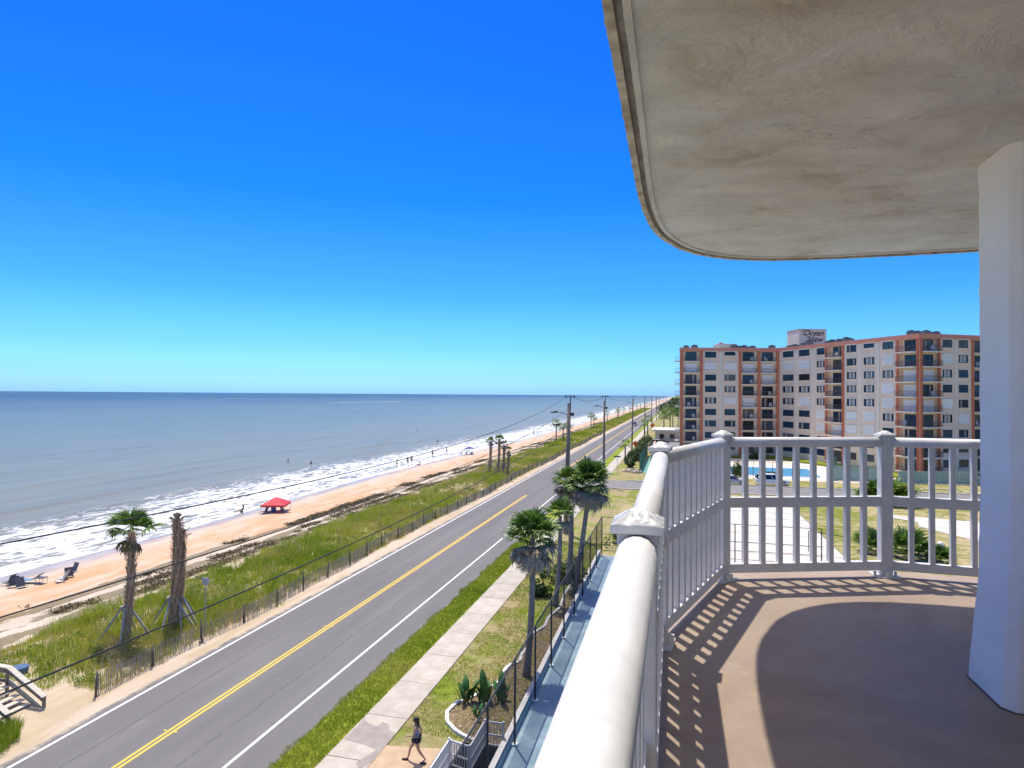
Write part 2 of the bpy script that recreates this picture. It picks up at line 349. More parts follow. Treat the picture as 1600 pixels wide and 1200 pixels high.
n = NT('road_asphalt')
c = n.ramp(n.noise(.5, 7, .6, .3, (1, .12, 1)), [(.3, (.118, .112, .104)), (.7, (.165, .157, .145))])
sxx = n.n('ShaderNodeSeparateXYZ'); n.l(n.tc.outputs['Object'], sxx.inputs[0])
tr = n.math('ABSOLUTE', n.math('SUBTRACT', n.math('FRACT', n.math('DIVIDE', n.math('ADD', sxx.outputs[0], 19.8), 1.85)), .5))
c = n.mix(n.math('MULTIPLY', n.math('MULTIPLY', n.ramp(tr, [(.05, 1.), (.4, 0.)]), n.ramp(n.noise(.25, 5, .6, 0, (1, .1, 1)), [(.3, .3), (.7, 1.)])), .34), c, (.095, .092, .09))
c = n.mix(n.math('MULTIPLY', n.ramp(n.noise(.9, 6, .7, .5, (1, .5, 1)), [(.62, 0.), (.72, 1.)]), .3), c, (.26, .245, .22))
sd_ = n.math('MULTIPLY', n.ramp(n.math('ADD', n.math('MULTIPLY', n.math('ADD', sxx.outputs[0], 24.1), -.9), n.math('MULTIPLY', n.noise(1.1, 6, .7), 1.4)), [(.45, 0.), (.8, 1.)]), .8); c = n.mix(sd_, c, (.50, .41, .28)); c = n.mix(n.math('MULTIPLY', n.noise(70, 2, .8), .18), c, (.3, .3, .29))
n.bump(n.noise(90, 4, .7), .3, .004); asphalt = n.fin(c, .85, spec=.3)
MB().sheet(-24.1, -14.4, -80, 6000, .012).build('road', asphalt, kind='structure')
side_road = mat('side_street_asphalt', (.16, .155, .15), (.22, .21, .2), .8, .9, .3, 40)
b = MB().sheet(-14.4, 62, 95.8, 105.0, .014); b.add([(-14.4, 105, .014), (-10.5, 105, .014), (-14.4, 109.5, .014)], [(0, 1, 2)]); b.add([(-14.4, 91.5, .014), (-10.8, 95.8, .014), (-14.4, 95.8, .014)], [(0, 1, 2)])
b.build('side_street', side_road, kind='structure')
pw = mat('white_road_paint', (.74, .73, .71), (.5, .49, .47), 5, .7, lo=.55, hi=.8); py_ = mat('yellow_road_paint', (.72, .46, .045), (.5, .32, .05), 4, .7, lo=.55, hi=.8)
MB().sheet(-23.68, -23.54, -80, 5000, .018).build('left_edge_line', pw, kind='structure')
b = MB(); b.sheet(-16.12, -15.98, -80, 92, .018); b.sheet(-16.12, -15.98, 109, 5000, .018); b.build('right_edge_line', pw, kind='structure')
b = MB()
for x in (-20.02, -19.80): b.sheet(x, x+.12, -80, 86, .018)
for x in (-20.02, -19.80): b.sheet(x, x+.12, 118, 5000, .018)
b.build('double_yellow_line', py_, kind='structure')
b = MB()      # brighter paint pads where reflectors sit beside the centre line
for y in np.arange(22, 86, 12.2):
    b.box((-20.1, y, .026), (.11, .1, .02)); b.box((-19.58, y, .026), (.11, .1, .02))
b.build('road_reflector_studs', mat('amber_stud', (.75, .55, .15), None, rough=.3), kind='structure')
seal = mat('crack_sealant', (.055, .055, .06), (.09, .09, .09), 3, .6)
def crack(name, x, y0, y1, dash=None, amp=.05, wd=.028):
    V = []; Fq = []; y = y0; rr = random.Random(int(x*10))
    px = x
    while y < y1:
        L = rr.uniform(.5, 1.0) if dash else 1.2
        x2 = x+rr.uniform(-amp, amp); k = len(V)
        V += [(px-wd, y, .0165), (px+wd, y, .0165), (x2+wd, y+L, .0165), (x2-wd, y+L, .0165)]; Fq.append((k, k+1, k+2, k+3))
        px = x2; y += L*(1+(rr.uniform(.15, .6) if dash else 0))
    MB().add(V, Fq).build(name, seal, kind='structure')
crack('road_seam', -21.85, -20, 700, None, .02, .02); crack('road_crack', -17.75, -20, 160, True, .05, .03)

# sidewalk: every slab is a piece
conc = mat('sidewalk_concrete', (.37, .33, .26), (.48, .44, .36), 1.2, .9, .35, 30, bdist=.004, rnd=.14)
joint = mat('joint_dirt', (.16, .13, .09), (.1, .08, .05), 5, .95)
sw = MB().box((-11.88, 1000, -.02), (1.9, 2160, .06)).build('sidewalk', joint, kind='structure')
slab_mb = MB().box((0, 0, 0), (1.86, 3.27, .07)); slab_me = slab_mb.mesh('slab', conc)
for k in range(300):
    y = 12.2+3.3*k+1.65
    if 95.5 < y < 106.3: continue
    o = inst('slab', slab_me, sw, (-11.88, y, .012+random.uniform(-.004, .004)), (random.uniform(-.002, .002), random.uniform(-.002, .002), 0))
b = MB().box((-11.88, -20, .012), (1.86, 64, .07)); b.box((-11.88, 2400, .012), (1.86, 2800, .07)); b.build('paving', conc, sw, kind='stuff')
tan = mat('tan_painted_concrete', (.40, .28, .165), (.48, .35, .22), 2, .85, .25, 30)
b = MB().prism([(-10.93, 21.6), (-8.0, 21.9), (-8.0, 23.75), (-10.93, 23.3)], -.02, .045); b.build('tan_entrance_slab', tan, kind='structure')
b = MB().prism([(-8.78, 22.2), (-8.12, 22.2), (-8.12, 24.35), (-8.78, 24.1)], -.02, .049); b.build('grey_entrance_slab', mat('grey_entrance_concrete', (.20, .175, .15), (.27, .24, .21), 3, .8), kind='structure')
b = MB().prism([(-10.93, 19.4), (-8.1, 19.4), (-8.1, 21.88), (-10.93, 21.58)], -.02, .041); b.build('pale_entrance_slab', conc, kind='structure')
# damp patch that crosses the pavement by the entrance
wetp = mat('damp_concrete', (.25, .21, .165), (.32, .27, .215), 2.5, .45)
b = MB().add([(x, y, .0535) for x, y in ((-12.72, 24.9), (-12.3, 24.6), (-11.9, 24.5), (-11.85, 24.9), (-11.5, 24.75), (-11.3, 24.35), (-10.98, 24.25), (-10.98, 22.1), (-11.2, 21.6), (-11.5, 21.9), (-11.15, 22.9), (-11.7, 23.1), (-12.3, 23.2), (-12.75, 23.3))], [tuple(range(14))[::-1]])
b.build('damp_patch', wetp, kind='structure')

# ------------------------------------------------------------ court below the balcony, wall and fence
n = NT('blue_grey_court_paint'); c = n.ramp(n.noise(.45, 8, .65, .8), [(.3, (.105, .175, .20)), (.55, (.16, .24, .27)), (.75, (.27, .36, .38))])
c = n.mix(n.math('MULTIPLY', n.ramp(n.noise(.9, 3, .5, 2.), [(.70, 0.), (.73, 1.)]), .6), c, (.06, .09, .07)); n.bump(n.noise(60, 4), .2, .003)
court_paint = n.fin(c, n.ramp(n.noise(.6, 4), [(.35, .35), (.65, .75)]))
b = MB().box((26.9, 12.8, -.05), (66.3, 85.2, .2)); b.build('court', court_paint, kind='structure')
cw = mat('court_wall_paint', (.24, .28, .27), (.33, .37, .35), 1.5, .8, .2)
wall = empty('court_wall', (-6.32, 12.8, 0), label='low grey retaining wall with a pale coping along the seaward edge of the blue court', cat='wall')
MB().box((-6.32, 12.8, .2), (.2, 85.6, .46)).build('wall_body', cw, wall, True)
MB().box((-6.34, 12.8, .455), (.22, 85.7, .05)).build('coping', mat('pale_coping', (.78, .77, .73), (.62, .61, .57), 3, .8), wall, True)
blk = mat('black_fence_metal', (.018, .02, .022), (.035, .035, .035), 8, .5)
n = NT('black_mesh_screen'); n.fin((.02, .023, .022), .7, spec=.1); tb = n.n('ShaderNodeBsdfTransparent'); ms = n.n('ShaderNodeMixShader')
ck = n.n('ShaderNodeTexChecker'); ck.inputs['Scale'].default_value = 60
ms.inputs[0].default_value = .5; n.l(tb.outputs[0], ms.inputs[1]); n.l(n.p.outputs[0], ms.inputs[2]); n.l(ms.outputs[0], n.out.inputs[0]); mesh_scr = n.m
fn_ = empty('court_fence', (-6.1, 35, .05), label='tall black mesh fence along the edge of the blue court, palms behind it', cat='fence')
pys = [5.6, 9.4, 13.2, 17.0, 20.8, 24.6, 28.35, 32.2, 36.0, 39.8, 43.55, 47.5, 51.4, 55.2]
post_me = MB().tube([(0, 0, 0), (0, 0, 3.38)], .045, 10).mesh('post', blk, True); foot_me = MB().box((0, 0, .04), (.26, .22, .08)).mesh('foot_block', mat('pale_block', (.6, .6, .56), None))
for i, y in enumerate(pys):
    p = inst('post', post_me, fn_, (-6.08, y, .05), world=True); inst('foot_block', foot_me, p, (0, 0, 0))
    if i:
        a = pys[i-1]
        MB().add([(-6.10, a+.04, .6), (-6.10, y-.04, .6), (-6.10, y-.04, 3.4), (-6.10, a+.04, 3.4)], [(0, 1, 2, 3)]).build('mesh_panel', mesh_scr, fn_, True)
        MB().tube([(-6.08, a, 3.42), (-6.08, y, 3.42)], .036, 8).build('top_rail', blk, fn_, True)
fe = empty('end_fence', (0, 55.3, .05), label='black wire fence across the far end of the blue court', cat='fence')
xe = list(np.arange(-6.08+3.6, 10, 3.6))+[11.2]
for x in xe: inst('post', post_me, fe, (x, 55.25, .05), sc=(1, 1, .98), world=True)
for z in (.55, 1.25, 1.95, 3.38): MB().tube([(-6.08, 55.25, z), (11.2, 55.25, z)], .022, 6).build('rail', blk, fe, True)
# small bench-like bracket on the court
b = MB().tube([(-3.9, 28.6, .05), (-3.9, 28.6, 1.1)], .03); b.tube([(-3.65, 28.3, .05), (-3.65, 28.3, 1.1), (-3.0, 28.6, 1.08)], .03); b.tube([(-3.65, 28.3, .06), (-3.2, 28.1, .06)], .03)
b.build('net_post', blk, label='short black net posts standing on the blue court beside the balcony', cat='net post')
# stairwell with white railings
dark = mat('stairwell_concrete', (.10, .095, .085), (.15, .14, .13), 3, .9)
sw_ = empty('stairwell', (-7.3, 22.3, -2.4), label='sunken stairwell between the entrance path and the court wall', cat='stairwell')
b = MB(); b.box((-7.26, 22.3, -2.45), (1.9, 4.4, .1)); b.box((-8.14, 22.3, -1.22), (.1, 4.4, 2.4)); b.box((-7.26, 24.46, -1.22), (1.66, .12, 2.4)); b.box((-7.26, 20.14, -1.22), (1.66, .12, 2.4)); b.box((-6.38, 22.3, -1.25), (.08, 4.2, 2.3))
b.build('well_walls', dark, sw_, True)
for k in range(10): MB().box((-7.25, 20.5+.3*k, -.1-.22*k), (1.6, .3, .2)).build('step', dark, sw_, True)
def picket_rail(name, pts, z0, h, label, sp=.11):
    e = empty(name, (pts[0][0], pts[0][1], z0), label=label, cat='railing')
    pk = MB().box((0, 0, h/2), (.03, .03, h-.12)).mesh('picket', white_paint)
    for i, p in enumerate(pts): MB().box((p[0], p[1], z0+h/2+.04), (.09, .09, h+.08)).build('post', white_paint, e, True)
    for a, c in zip(pts, pts[1:]):
        a = Vector(a); c = Vector(c); L = (c-a).length; ang = math.atan2((c-a).y, (c-a).x)
        for z in (z0+.1, z0+h*.5, z0+h): MB().bar((a.x, a.y, z), (c.x, c.y, z), .05, .06).build('rail', white_paint, e, True)
        k = int(L/sp)
        for j in range(1, k): q = a.lerp(c, j/k); inst('picket', pk, e, (q.x, q.y, z0), (0, 0, ang), world=True)
    return e
picket_rail('stair_railing', [(-8.08, 20.2), (-8.08, 22.6), (-7.2, 22.35), (-7.2, 24.25), (-6.45, 24.25)], .03, .98, 'white picket railing around the sunken stairwell beside the court wall')
picket_rail('stair_railing', [(-8.1, 24.2), (-8.1, 23.35)], .03, .4, 'short low white railing piece beside the entrance path') if False else None

# flower bed: edging stones, plants
edge = mat('white_edging_stone', (.74, .73, .70), (.55, .53, .49), 6, .8, .4, 30, rnd=.1)
mulch = mat('bark_mulch', (.13, .085, .05), (.33, .25, .14), 7, .95, 1., 18, bdist=.06, lo=.4, hi=.6)
bedp = [(-7.1, 24.45), (-7.9, 24.55), (-8.66, 25.0), (-9.25, 25.6), (-9.55, 26.4), (-9.4, 27.3), (-8.9, 28.0), (-8.45, 28.9), (-8.1, 29.8), (-8.25, 30.7), (-8.15, 31.6), (-7.75, 32.3), (-7.85, 33.3), (-7.7, 34.6), (-7.95, 36.2), (-7.5, 37.5), (-7.55, 39.2), (-7.2, 41), (-7.4, 44), (-7.3, 48)]
b = MB().add([(x, y, .03) for x, y in bedp]+[(LX-.002, 48, .03), (LX-.002, 24.45, .03)], [tuple(range(len(bedp)+2))[::-1]]); b.build('mulch_bed', mulch, kind='structure')
be = empty('bed_edging', (bedp[0][0], bedp[0][1], 0), label='curving row of white edging stones around the planting bed by the court', cat='edging')
st_me = MB().box((0, 0, .05), (.30, .15, .13)).mesh('stone', edge)
for a, c in zip(bedp, bedp[1:]):
    a = Vector(a); c = Vector(c); k = max(1, round((c-a).length/.33))
    for j in range(k):
        q = a.lerp(c, (j+.5)/k); inst('stone', st_me, be, (q.x, q.y, random.uniform(-.01, .02)), (0, 0, math.atan2((c-a).y, (c-a).x)+random.uniform(-.1, .1)), world=True)
leafg = mat('canna_leaf', (.03, .11, .02), (.07, .19, .035), 5, .35, .2)
def broadleaf(L=.9, W=.2):
    V = []; Fq = []; k = 7
    for i in range(k+1):
        t = i/k; wd = W*math.sin(math.pi*min(1, t*.9+.06))**.8*(1 if t < 1 else 0)*.5; z = L*(t-.25*t*t); y = L*.35*t*t
        V += [(-wd, y+.04*(t > 0), z), (0, y, z-.02), (wd, y+.04*(t > 0), z)]
    for i in range(k):
        a = 3*i; Fq += [(a, a+1, a+4, a+3), (a+1, a+2, a+5, a+4)]
    return MB().add(V, Fq)
bl_me = [broadleaf(.95, .26).mesh('leaf', leafg, True), broadleaf(1.25, .30).mesh('leaf', leafg, True), broadleaf(.55, .16).mesh('leaf', mat('dry_canna_leaf', (.22, .10, .05), (.3, .2, .1), 5, .8), True)]
for i, (x, y, nn, lab) in enumerate(((-9.05, 27.55, 11, 'leafy bird of paradise plant at the seaward end of the planting bed'), (-8.25, 27.8, 12, 'tall bird of paradise plant with upright leaf in the middle of the bed'), (-7.55, 28.0, 9, 'bird of paradise plant seen through the black mesh fence'), (-8.1, 26.2, 5, 'small broad leaved plant near the stairwell end of the bed'))):
    e = empty('broadleaf_plant', (x, y, .03), random.uniform(0, 6), lab, 'plant', 'broad leaved plants in the bed by the court')
    for j in range(nn):
        a = j*2.4+random.uniform(-.3, .3); rr = random.uniform(.05, .3)
        inst('leaf', bl_me[j % 2] if j % 4 != 3 else bl_me[2], e, (rr*math.cos(a), rr*math.sin(a), 0), (random.uniform(-.1, .25), random.uniform(-.15, .15), a-math.pi/2), (random.uniform(.8, 1.3),)*3 if i < 3 else (.6,)*3)

# ------------------------------------------------------------ grasses (stuff)
n = NT('grass_blades'); rv = n.attr('rnd'); g = n.ramp(rv, [(0., (.16, .25, .02)), (.3, (.31, .40, .035)), (.55, (.48, .48, .08)), (.75, (.46, .40, .16)), (1., (.62, .48, .24))]); n.fin(g, .75, spec=.15); grass_mat = leafy(n, g)
def blades(name, pts, nb, h, spread, wd, rndc, kind='stuff', label=None, cat='grass', bend=.45):
    P = np.asarray(pts); N = len(P); nb_t = N*nb
    base = np.repeat(P, nb, 0); hh = np.repeat(h, nb)*rng.uniform(.55, 1.2, nb_t); a = rng.uniform(0, 2*np.pi, nb_t); r = rng.uniform(0, 1, nb_t)**.7*np.repeat(spread, nb)*.45
    ox = base[:, 0]+r*np.cos(a); oy = base[:, 1]+r*np.sin(a); oz = base[:, 2]-.02
    lean = rng.uniform(.1, 1., nb_t)*bend*hh; a2 = a+rng.normal(0, .5, nb_t); dx, dy = np.cos(a2)*lean, np.sin(a2)*lean
    b2 = rng.uniform(0, 2*np.pi, nb_t); wx, wy = np.cos(b2)*wd/2, np.sin(b2)*wd/2
    V = np.stack([np.stack([ox-wx, oy-wy, oz], -1), np.stack([ox+wx, oy+wy, oz], -1), np.stack([ox+dx*.4+wx*.7, oy+dy*.4+wy*.7, oz+hh*.6], -1), np.stack([ox+dx*.4-wx*.7, oy+dy*.4-wy*.7, oz+hh*.6], -1), np.stack([ox+dx, oy+dy, oz+hh], -1)], 1).reshape(-1, 3)
    k = np.arange(nb_t)*5; Fa = np.stack([k, k+1, k+2], 1); Fb = np.stack([k, k+2, k+3], 1); Fc = np.stack([k+3, k+2, k+4], 1)
    rc = np.clip(np.repeat(rndc, nb)+rng.normal(0, .09, nb_t), 0, 1)
    return npmesh(name, V, np.concatenate([Fa, Fb, Fc]), grass_mat, attrs={'rnd': np.repeat(rc, 5)}, kind=kind, label=label, cat=cat)
def scatter(n_, x0, x1, y0, y1): return rng.uniform(x0, x1, n_), rng.uniform(y0, y1, n_)
def dune_patch(N, y0, y1, nb, hm, wd, name):
    x, y = scatter(N, -35.6, -25.5, y0, y1)
    den = fbm(x, y, 1.6, 21)+.6*fbm(x, y, 6, 22)+.15; lim = np.interp(-x, [25.4, 26.2, 33, 34.6, 35.6], [-.5, -2, -.6, .1, .8]); keep = (den > lim-.28) & ((x+30.4)**2+(y-24.1)**2 > .45)
    keep &= ~((x > -30) & (y < 23.0) & (y > 19.6)) & ~((x > -27.6) & (y < 24) & (y > 19.5))
    x, y = x[keep], y[keep]; z = dune_z(x, y)+dune_clip(x, y)
    t = .44+.36*fbm(x, y, 2.4, 31, 3)+.16*fbm(x, y, 14, 33, 2)+.18*np.clip((-x-32.5)/3, 0, 1); h = hm*(.75+.45*np.clip(fbm(x, y, 3, 32), -1, 1))
    blades(name, np.stack([x, y, z], -1), nb, h, .32+.3*rng.random(len(x)), wd, t, label='tangled sea oats and dune grasses growing on the dune strip beside the road' if hm < .68 else 'dune grass running along the road into the distance')
def dune_clip(x, y):
    dn = np.clip((-x-25.5)/2, 0, 1)*np.clip((37+x)/2, 0, 1); return dn*.16*fbm(x, y, 1.6, 3)*np.exp(-np.maximum(y, 0)/900)
dune_patch(15000, 12, 75, 13, .46, .022, 'dune_grass'); dune_patch(9500, 75, 170, 10, .52, .04, 'dune_grass'); dune_patch(11000, 170, 700, 8, .8, .12, 'dune_grass')
x, y = scatter(1500, -34.8, -26.0, 12, 150); k = (fbm(x, y, 4.5, 61) > -.1) & ~((x > -30) & (y < 24) & (y > 19)) & ((x+30.4)**2+(y-24.1)**2 > 1.6); x, y = x[k], y[k]; z = dune_z(x, y)+dune_clip(x, y)
blades('dune_grass', np.stack([x, y, z], -1), 46, .62+.3*rng.random(len(x)), .85+.5*rng.random(len(x)), .032, np.clip(.30+.25*fbm(x, y, 5, 62), .02, .8), label='larger bright clumps of sea oats among the dune grass', bend=.9)
x, y = scatter(700, -35.2, -26.0, 24, 150); z = dune_z(x, y)+dune_clip(x, y)
blades('dune_grass', np.stack([x, y, z], -1), 9, .95+.3*rng.random(len(x)), .5+0*x, .02, .9+0*x, label='straw coloured seed stalks standing above the dune grass', bend=.5)
n = NT('dried_seaweed'); g = n.ramp(n.attr('rnd'), [(0., (.055, .045, .02)), (.6, (.13, .10, .045)), (1., (.26, .20, .10))]); wm_ = n.fin(g, .9); g0 = grass_mat; grass_mat = wm_
y = 22+330*rng.random(26000)**1.7; cn = np.where(rng.random(len(y)) < .5, 41.9, np.where(rng.random(len(y)) < .5, 39.3, 37.4)); x = -cn+rng.normal(0, .5, len(y))+.5*fbm(y*0+cn, y, 7, 91); k = (fbm(x*1.5, y, 2.6, 92)+.6*fbm(x, y, 11, 93) > .05); x, y, cn = x[k], y[k], cn[k]
xo = x-0; zz = np.interp(-x, [31, 34, 36, 42, 50], [.38, .1, -.5, -.95, -1.2]); sh_ = (shore(y)+54)*np.clip((-x-35)/19, 0, 1)
blades('seaweed_wrack', np.stack([x+sh_, y, zz+.04], -1), 5, .07+.05*rng.random(len(x)), .75+.0*x, .13, rng.random(len(x))*.9, label='lines of dark dried seaweed washed up along the upper beach', cat='seaweed', bend=3.)
grass_mat = g0
# lush grass at the roadside foot of the steps
x, y = scatter(620, -27.9, -24.6, 17.3, 20.6); k = ((x+26.3)/1.5)**2+((y-19.0)/1.5)**2 < 1+.3*np.sin(x*5)*np.cos(y*4); x, y = x[k], y[k]; blades('dune_grass', np.stack([x, y, .1+0*x], -1), 14, .42+.2*rng.random(len(x)), .4+0*x, .026, .08+.3*rng.random(len(x)), label='bright green bush of grass at the foot of the beach steps')
# verge and lawn tufts
x, y = scatter(29000, -14.75, -12.72, 17, 70); k = (x > -14.5-.22*fbm(x*0+3, y, .8, 71)) & (x < -12.86+.07*fbm(x*0+1, y, .35, 72)); x, y = x[k], y[k]; blades('verge_grass', np.stack([x, y, 0*x+.01], -1), 3, .10+.05*rng.random(len(x)), .16+0*x, .022, np.clip(.36+.22*fbm(x, y, 1.5, 41), 0, 1), label='thick green verge grass between road and pavement')
x, y = scatter(30000, -11.03, LX-.02, 24.5, 60); k = x > -10.92+.06*fbm(x*0+1, y, .35, 73); x, y = x[k], y[k]; k = ~((x > np.interp(y, [p[1] for p in bedp], [p[0] for p in bedp])) & (y < 48)); x, y = x[k], y[k]
dm = fbm(x, y, 1.4, 42); k = dm < .55; x, y, dm = x[k], y[k], dm[k]; blades('lawn_grass', np.stack([x, y, 0*x], -1), 3, .07+.03*rng.random(len(x)), .15+0*x, .022, np.clip(.42+.35*dm, 0, 1), label='patchy half dry lawn grass between pavement and black fence')
x, y = scatter(2600, -25.7, -24.25, 20, 110); k = fbm(x, y, 1.2, 44)+(-x-25.2)*1.0 > .55; x, y = x[k], y[k]; blades('shoulder_weeds', np.stack([x, y, 0*x+.02], -1), 5, .10+.1*rng.random(len(x)), .2+0*x, .03, .45+.3*rng.random(len(x)), label='sparse low weeds on the sandy road shoulder')

x, y = scatter(2600, -9.3, LX-.1, 24.8, 47); k = x > np.interp(y, [p[1] for p in bedp], [p[0] for p in bedp])+.25; x, y = x[k], y[k]
blades('leaf_litter', np.stack([x, y, 0*x+.03], -1), 5, .05+.04*rng.random(len(x)), .3+0*x, .05, np.clip(.75+.3*fbm(x, y, .8, 81), .2, 1), label='dead leaves and weeds scattered over the mulch bed', bend=2.5)
# sand fence
sf = empty('sand_fence', (-25.6, 23.6, 0), label='low weathered wooden slat sand fence with dark posts between dune and road', cat='fence')
wood_g = mat('weathered_grey_wood', (.46, .42, .35), (.30, .26, .20), 4, .9, .4, 20, stretch=(6, 6, 1)); wood_d = mat('dark_fence_post', (.09, .075, .06), (.16, .13, .10), 4, .9)
def fx(y): return -25.45-.25*math.sin(y*.13)-.1*math.sin(y*.5)
pst = MB().tube([(0, 0, -.2), (.01, .02, 1.2)], [.06, .05], 7).mesh('post', wood_d, True)
y = 23.6
while y < 230: inst('post', pst, sf, (fx(y)+.05, y, .02), (random.uniform(-.06, .06), random.uniform(-.06, .06), 0), world=True, sc=(1, 1, random.uniform(.85, 1.1))); y += 3.3 if y < 120 else 5
b = MB(); y = 23.6
while y < 230:
    hgt = 1.0+random.uniform(-.12, .06); dx = random.uniform(-.03, .03)
    b.bar((fx(y), y, 0.0), (fx(y)+dx, y+random.uniform(-.05, .05), hgt), .012, .042); y += .105 if y < 90 else .16
b.build('slats', wood_g, sf, True, kind='stuff')
b = MB()
for z in (.3, .75):
    pts = [(fx(y)-.01, y, z+.02*math.sin(y)) for y in np.arange(23.6, 230, 1.6)]; b.tube(pts, .008, 4)
b.build('wire', blk, sf, True)

# beach steps
bs = empty('beach_steps', (-27.4, 21.2, 0), label='weathered wooden boardwalk steps with handrails climbing from the road shoulder over the dune', cat='steps')
cap = mat('bleached_board', (.62, .58, .47), (.46, .42, .33), 3, .85, .3, 20, stretch=(1, 6, 6)); brd = mat('aged_board', (.27, .235, .19), (.17, .14, .11), 3, .9, .3, 20)
for yy in (22.0, 20.45):
    lo, hi, far = (-26.35, yy, .62), (-28.45, yy+.08, 1.62), (-33.5, yy+.3, 1.62)
    MB().bar(lo, hi, .24, .045).build('handrail', cap, bs, True); MB().bar(hi, far, .24, .045).build('handrail', cap, bs, True)
    for dz in (-.20, -.62):
        MB().bar((lo[0], lo[1], lo[2]+dz), (hi[0], hi[1], hi[2]+dz), .045, .14 if dz > -.5 else .26).build('side_board', brd if dz > -.5 else cap, bs, True)
        MB().bar((hi[0], hi[1], hi[2]+dz), (far[0], far[1], far[2]+dz), .045, .14).build('side_board', brd, bs, True)
    for px, zt in ((-26.42, .6), (-28.5, 1.6), (-30.6, 1.6), (-33.3, 1.6)): MB().box((px, yy+.04, zt/2-.1), (.1, .1, zt+.2)).build('post', brd, bs, True)
for k in range(6): MB().box((-26.85-.30*k, 21.24, .12+.15*k), (.27, 1.4, .045)).build('tread', cap, bs, True)
for k in range(30): MB().box((-28.75-.16*k, 21.28, .93), (.14, 1.4, .04)).build('deck_board', cap, bs, True)
b = MB().tube([(-30.4, 24.1, .1), (-30.4, 24.1, .56)], [.33, .36], 16); b.tube([(-30.4, 24.1, .56), (-30.4, 24.1, .61)], [.39, .36], 16)
b.build('beach_bin', mat('blue_bin', (.06, .11, .19), None, rough=.5), smooth=False, label='round blue grey bin in the dune grass beside the beach steps', cat='bin')
# slim post with a small sign among the dune grass
e = empty('path_sign', (-25.9, 31.2, 0), label='slim grey post with a small round topped sign by the sand fence', cat='sign')
MB().tube([(-25.9, 31.2, 0), (-25.9, 31.2, 3.2)], .03, 8).build('pole', mat('grey_metal', (.42, .43, .42), None, rough=.5), e, True); MB().box((-25.9, 31.17, 3.05), (.45, .03, .4)).build('plate', mat('pale_plate', (.6, .6, .56), (.4, .4, .36), 5), e, True)

# ------------------------------------------------------------ palms
n = NT('palm_frond_green'); oi = n.n('ShaderNodeObjectInfo').outputs['Random']; c = n.ramp(n.math('ADD', n.math('MULTIPLY', oi, .6), n.math('MULTIPLY', n.noise(3, 4), .4)), [(.25, (.07, .14, .018)), (.6, (.14, .25, .035)), (.85, (.27, .33, .06))]); n.fin(c, .42); pal_g = leafy(n, c, .3)
pal_d = mat('dead_palm_frond', (.26, .20, .13), (.46, .38, .27), 4, .85, rnd=.3); pal_y = mat('yellowing_frond', (.16, .13, .035), (.25, .2, .06), 4, .7, rnd=.3)
trunk_m = mat('palm_trunk_grey', (.20, .165, .13), (.34, .29, .24), 3, .95, .9, 6, stretch=(1, 1, 5), bdist=.03); boot_m = mat('palm_boots', (.36, .22, .125), (.52, .37, .24), 4, .9, rnd=.2)
def frond(Lp=.65, Lb=.85, ns=20, droop=.5, spread=2.1, seed=0, V=None):
    rr = random.Random(seed); b = MB()
    P = lambda t: Vector((Lp*t, 0, .12*Lp*math.sin(t*1.6)-.08*t*t*droop*2))
    for i in range(3):
        a, c = P(i/3), P((i+1)/3); b.add([a+Vector((0, -.016, 0)), a+Vector((0, .016, 0)), c+Vector((0, .014, 0)), c+Vector((0, -.014, 0))], [(0, 1, 2, 3)])
    h = P(1)
    for k in range(ns):
        s = (k/(ns-1)-.5)*2; a = s*spread*.5*2*.62+rr.uniform(-.05, .05); L = Lb*(.72+.28*math.cos(a*.9))*rr.uniform(.88, 1.08)
        d = Vector((math.cos(a), math.sin(a), .18-.22*abs(s))); d.normalize(); side = Vector((-math.sin(a), math.cos(a), .35 if k % 2 else -.35)).normalized()
        wd = .052*Lb/.85*(20/ns); dr = droop*rr.uniform(.5, 1.3)
        p0 = h+d*.03; p1 = h+d*L*.5+Vector((0, 0, -dr*L*.08)); p2 = h+d*L*.82+Vector((0, 0, -dr*L*.30)); p3 = h+d*L*.97+Vector((0, 0, -dr*L*.62))
        b.add([p0, p1-side*wd, p1+side*wd, p2-side*wd*.55, p2+side*wd*.55, p3], [(0, 1, 2), (1, 3, 4, 2), (3, 5, 4)])
    return b
fr_me = [frond(seed=i, droop=(.35, .6, .9)[i % 3]).mesh('frond', pal_g) for i in range(3)]
fr_dead = [frond(.55, .75, 13, (.7, 1.3)[i], 1.7, 10+i).mesh('dead_frond', pal_d) for i in range(2)]
fr_yel = [frond(.55, .78, 16, 1.2, 1.8, 20).mesh('frond', pal_y)]
def crown_spec(nf, dead, seed, top=82, low=2):
    rr = random.Random(seed); out = []
    for k in range(nf):
        t = k/nf; el = top-(top-low)*t**.8+rr.uniform(-9, 9); out.append(('g' if rr.random() > .12 or t < .5 else 'y', k*2.39996+rr.uniform(-.3, .3), el, rr.uniform(.85, 1.15), rr.randrange(3)))
    for k in range(dead): out.append(('d', k*2.39996+rr.uniform(-.4, .4), rr.uniform(-72, 8), rr.uniform(.8, 1.3), rr.randrange(2)))
    return out
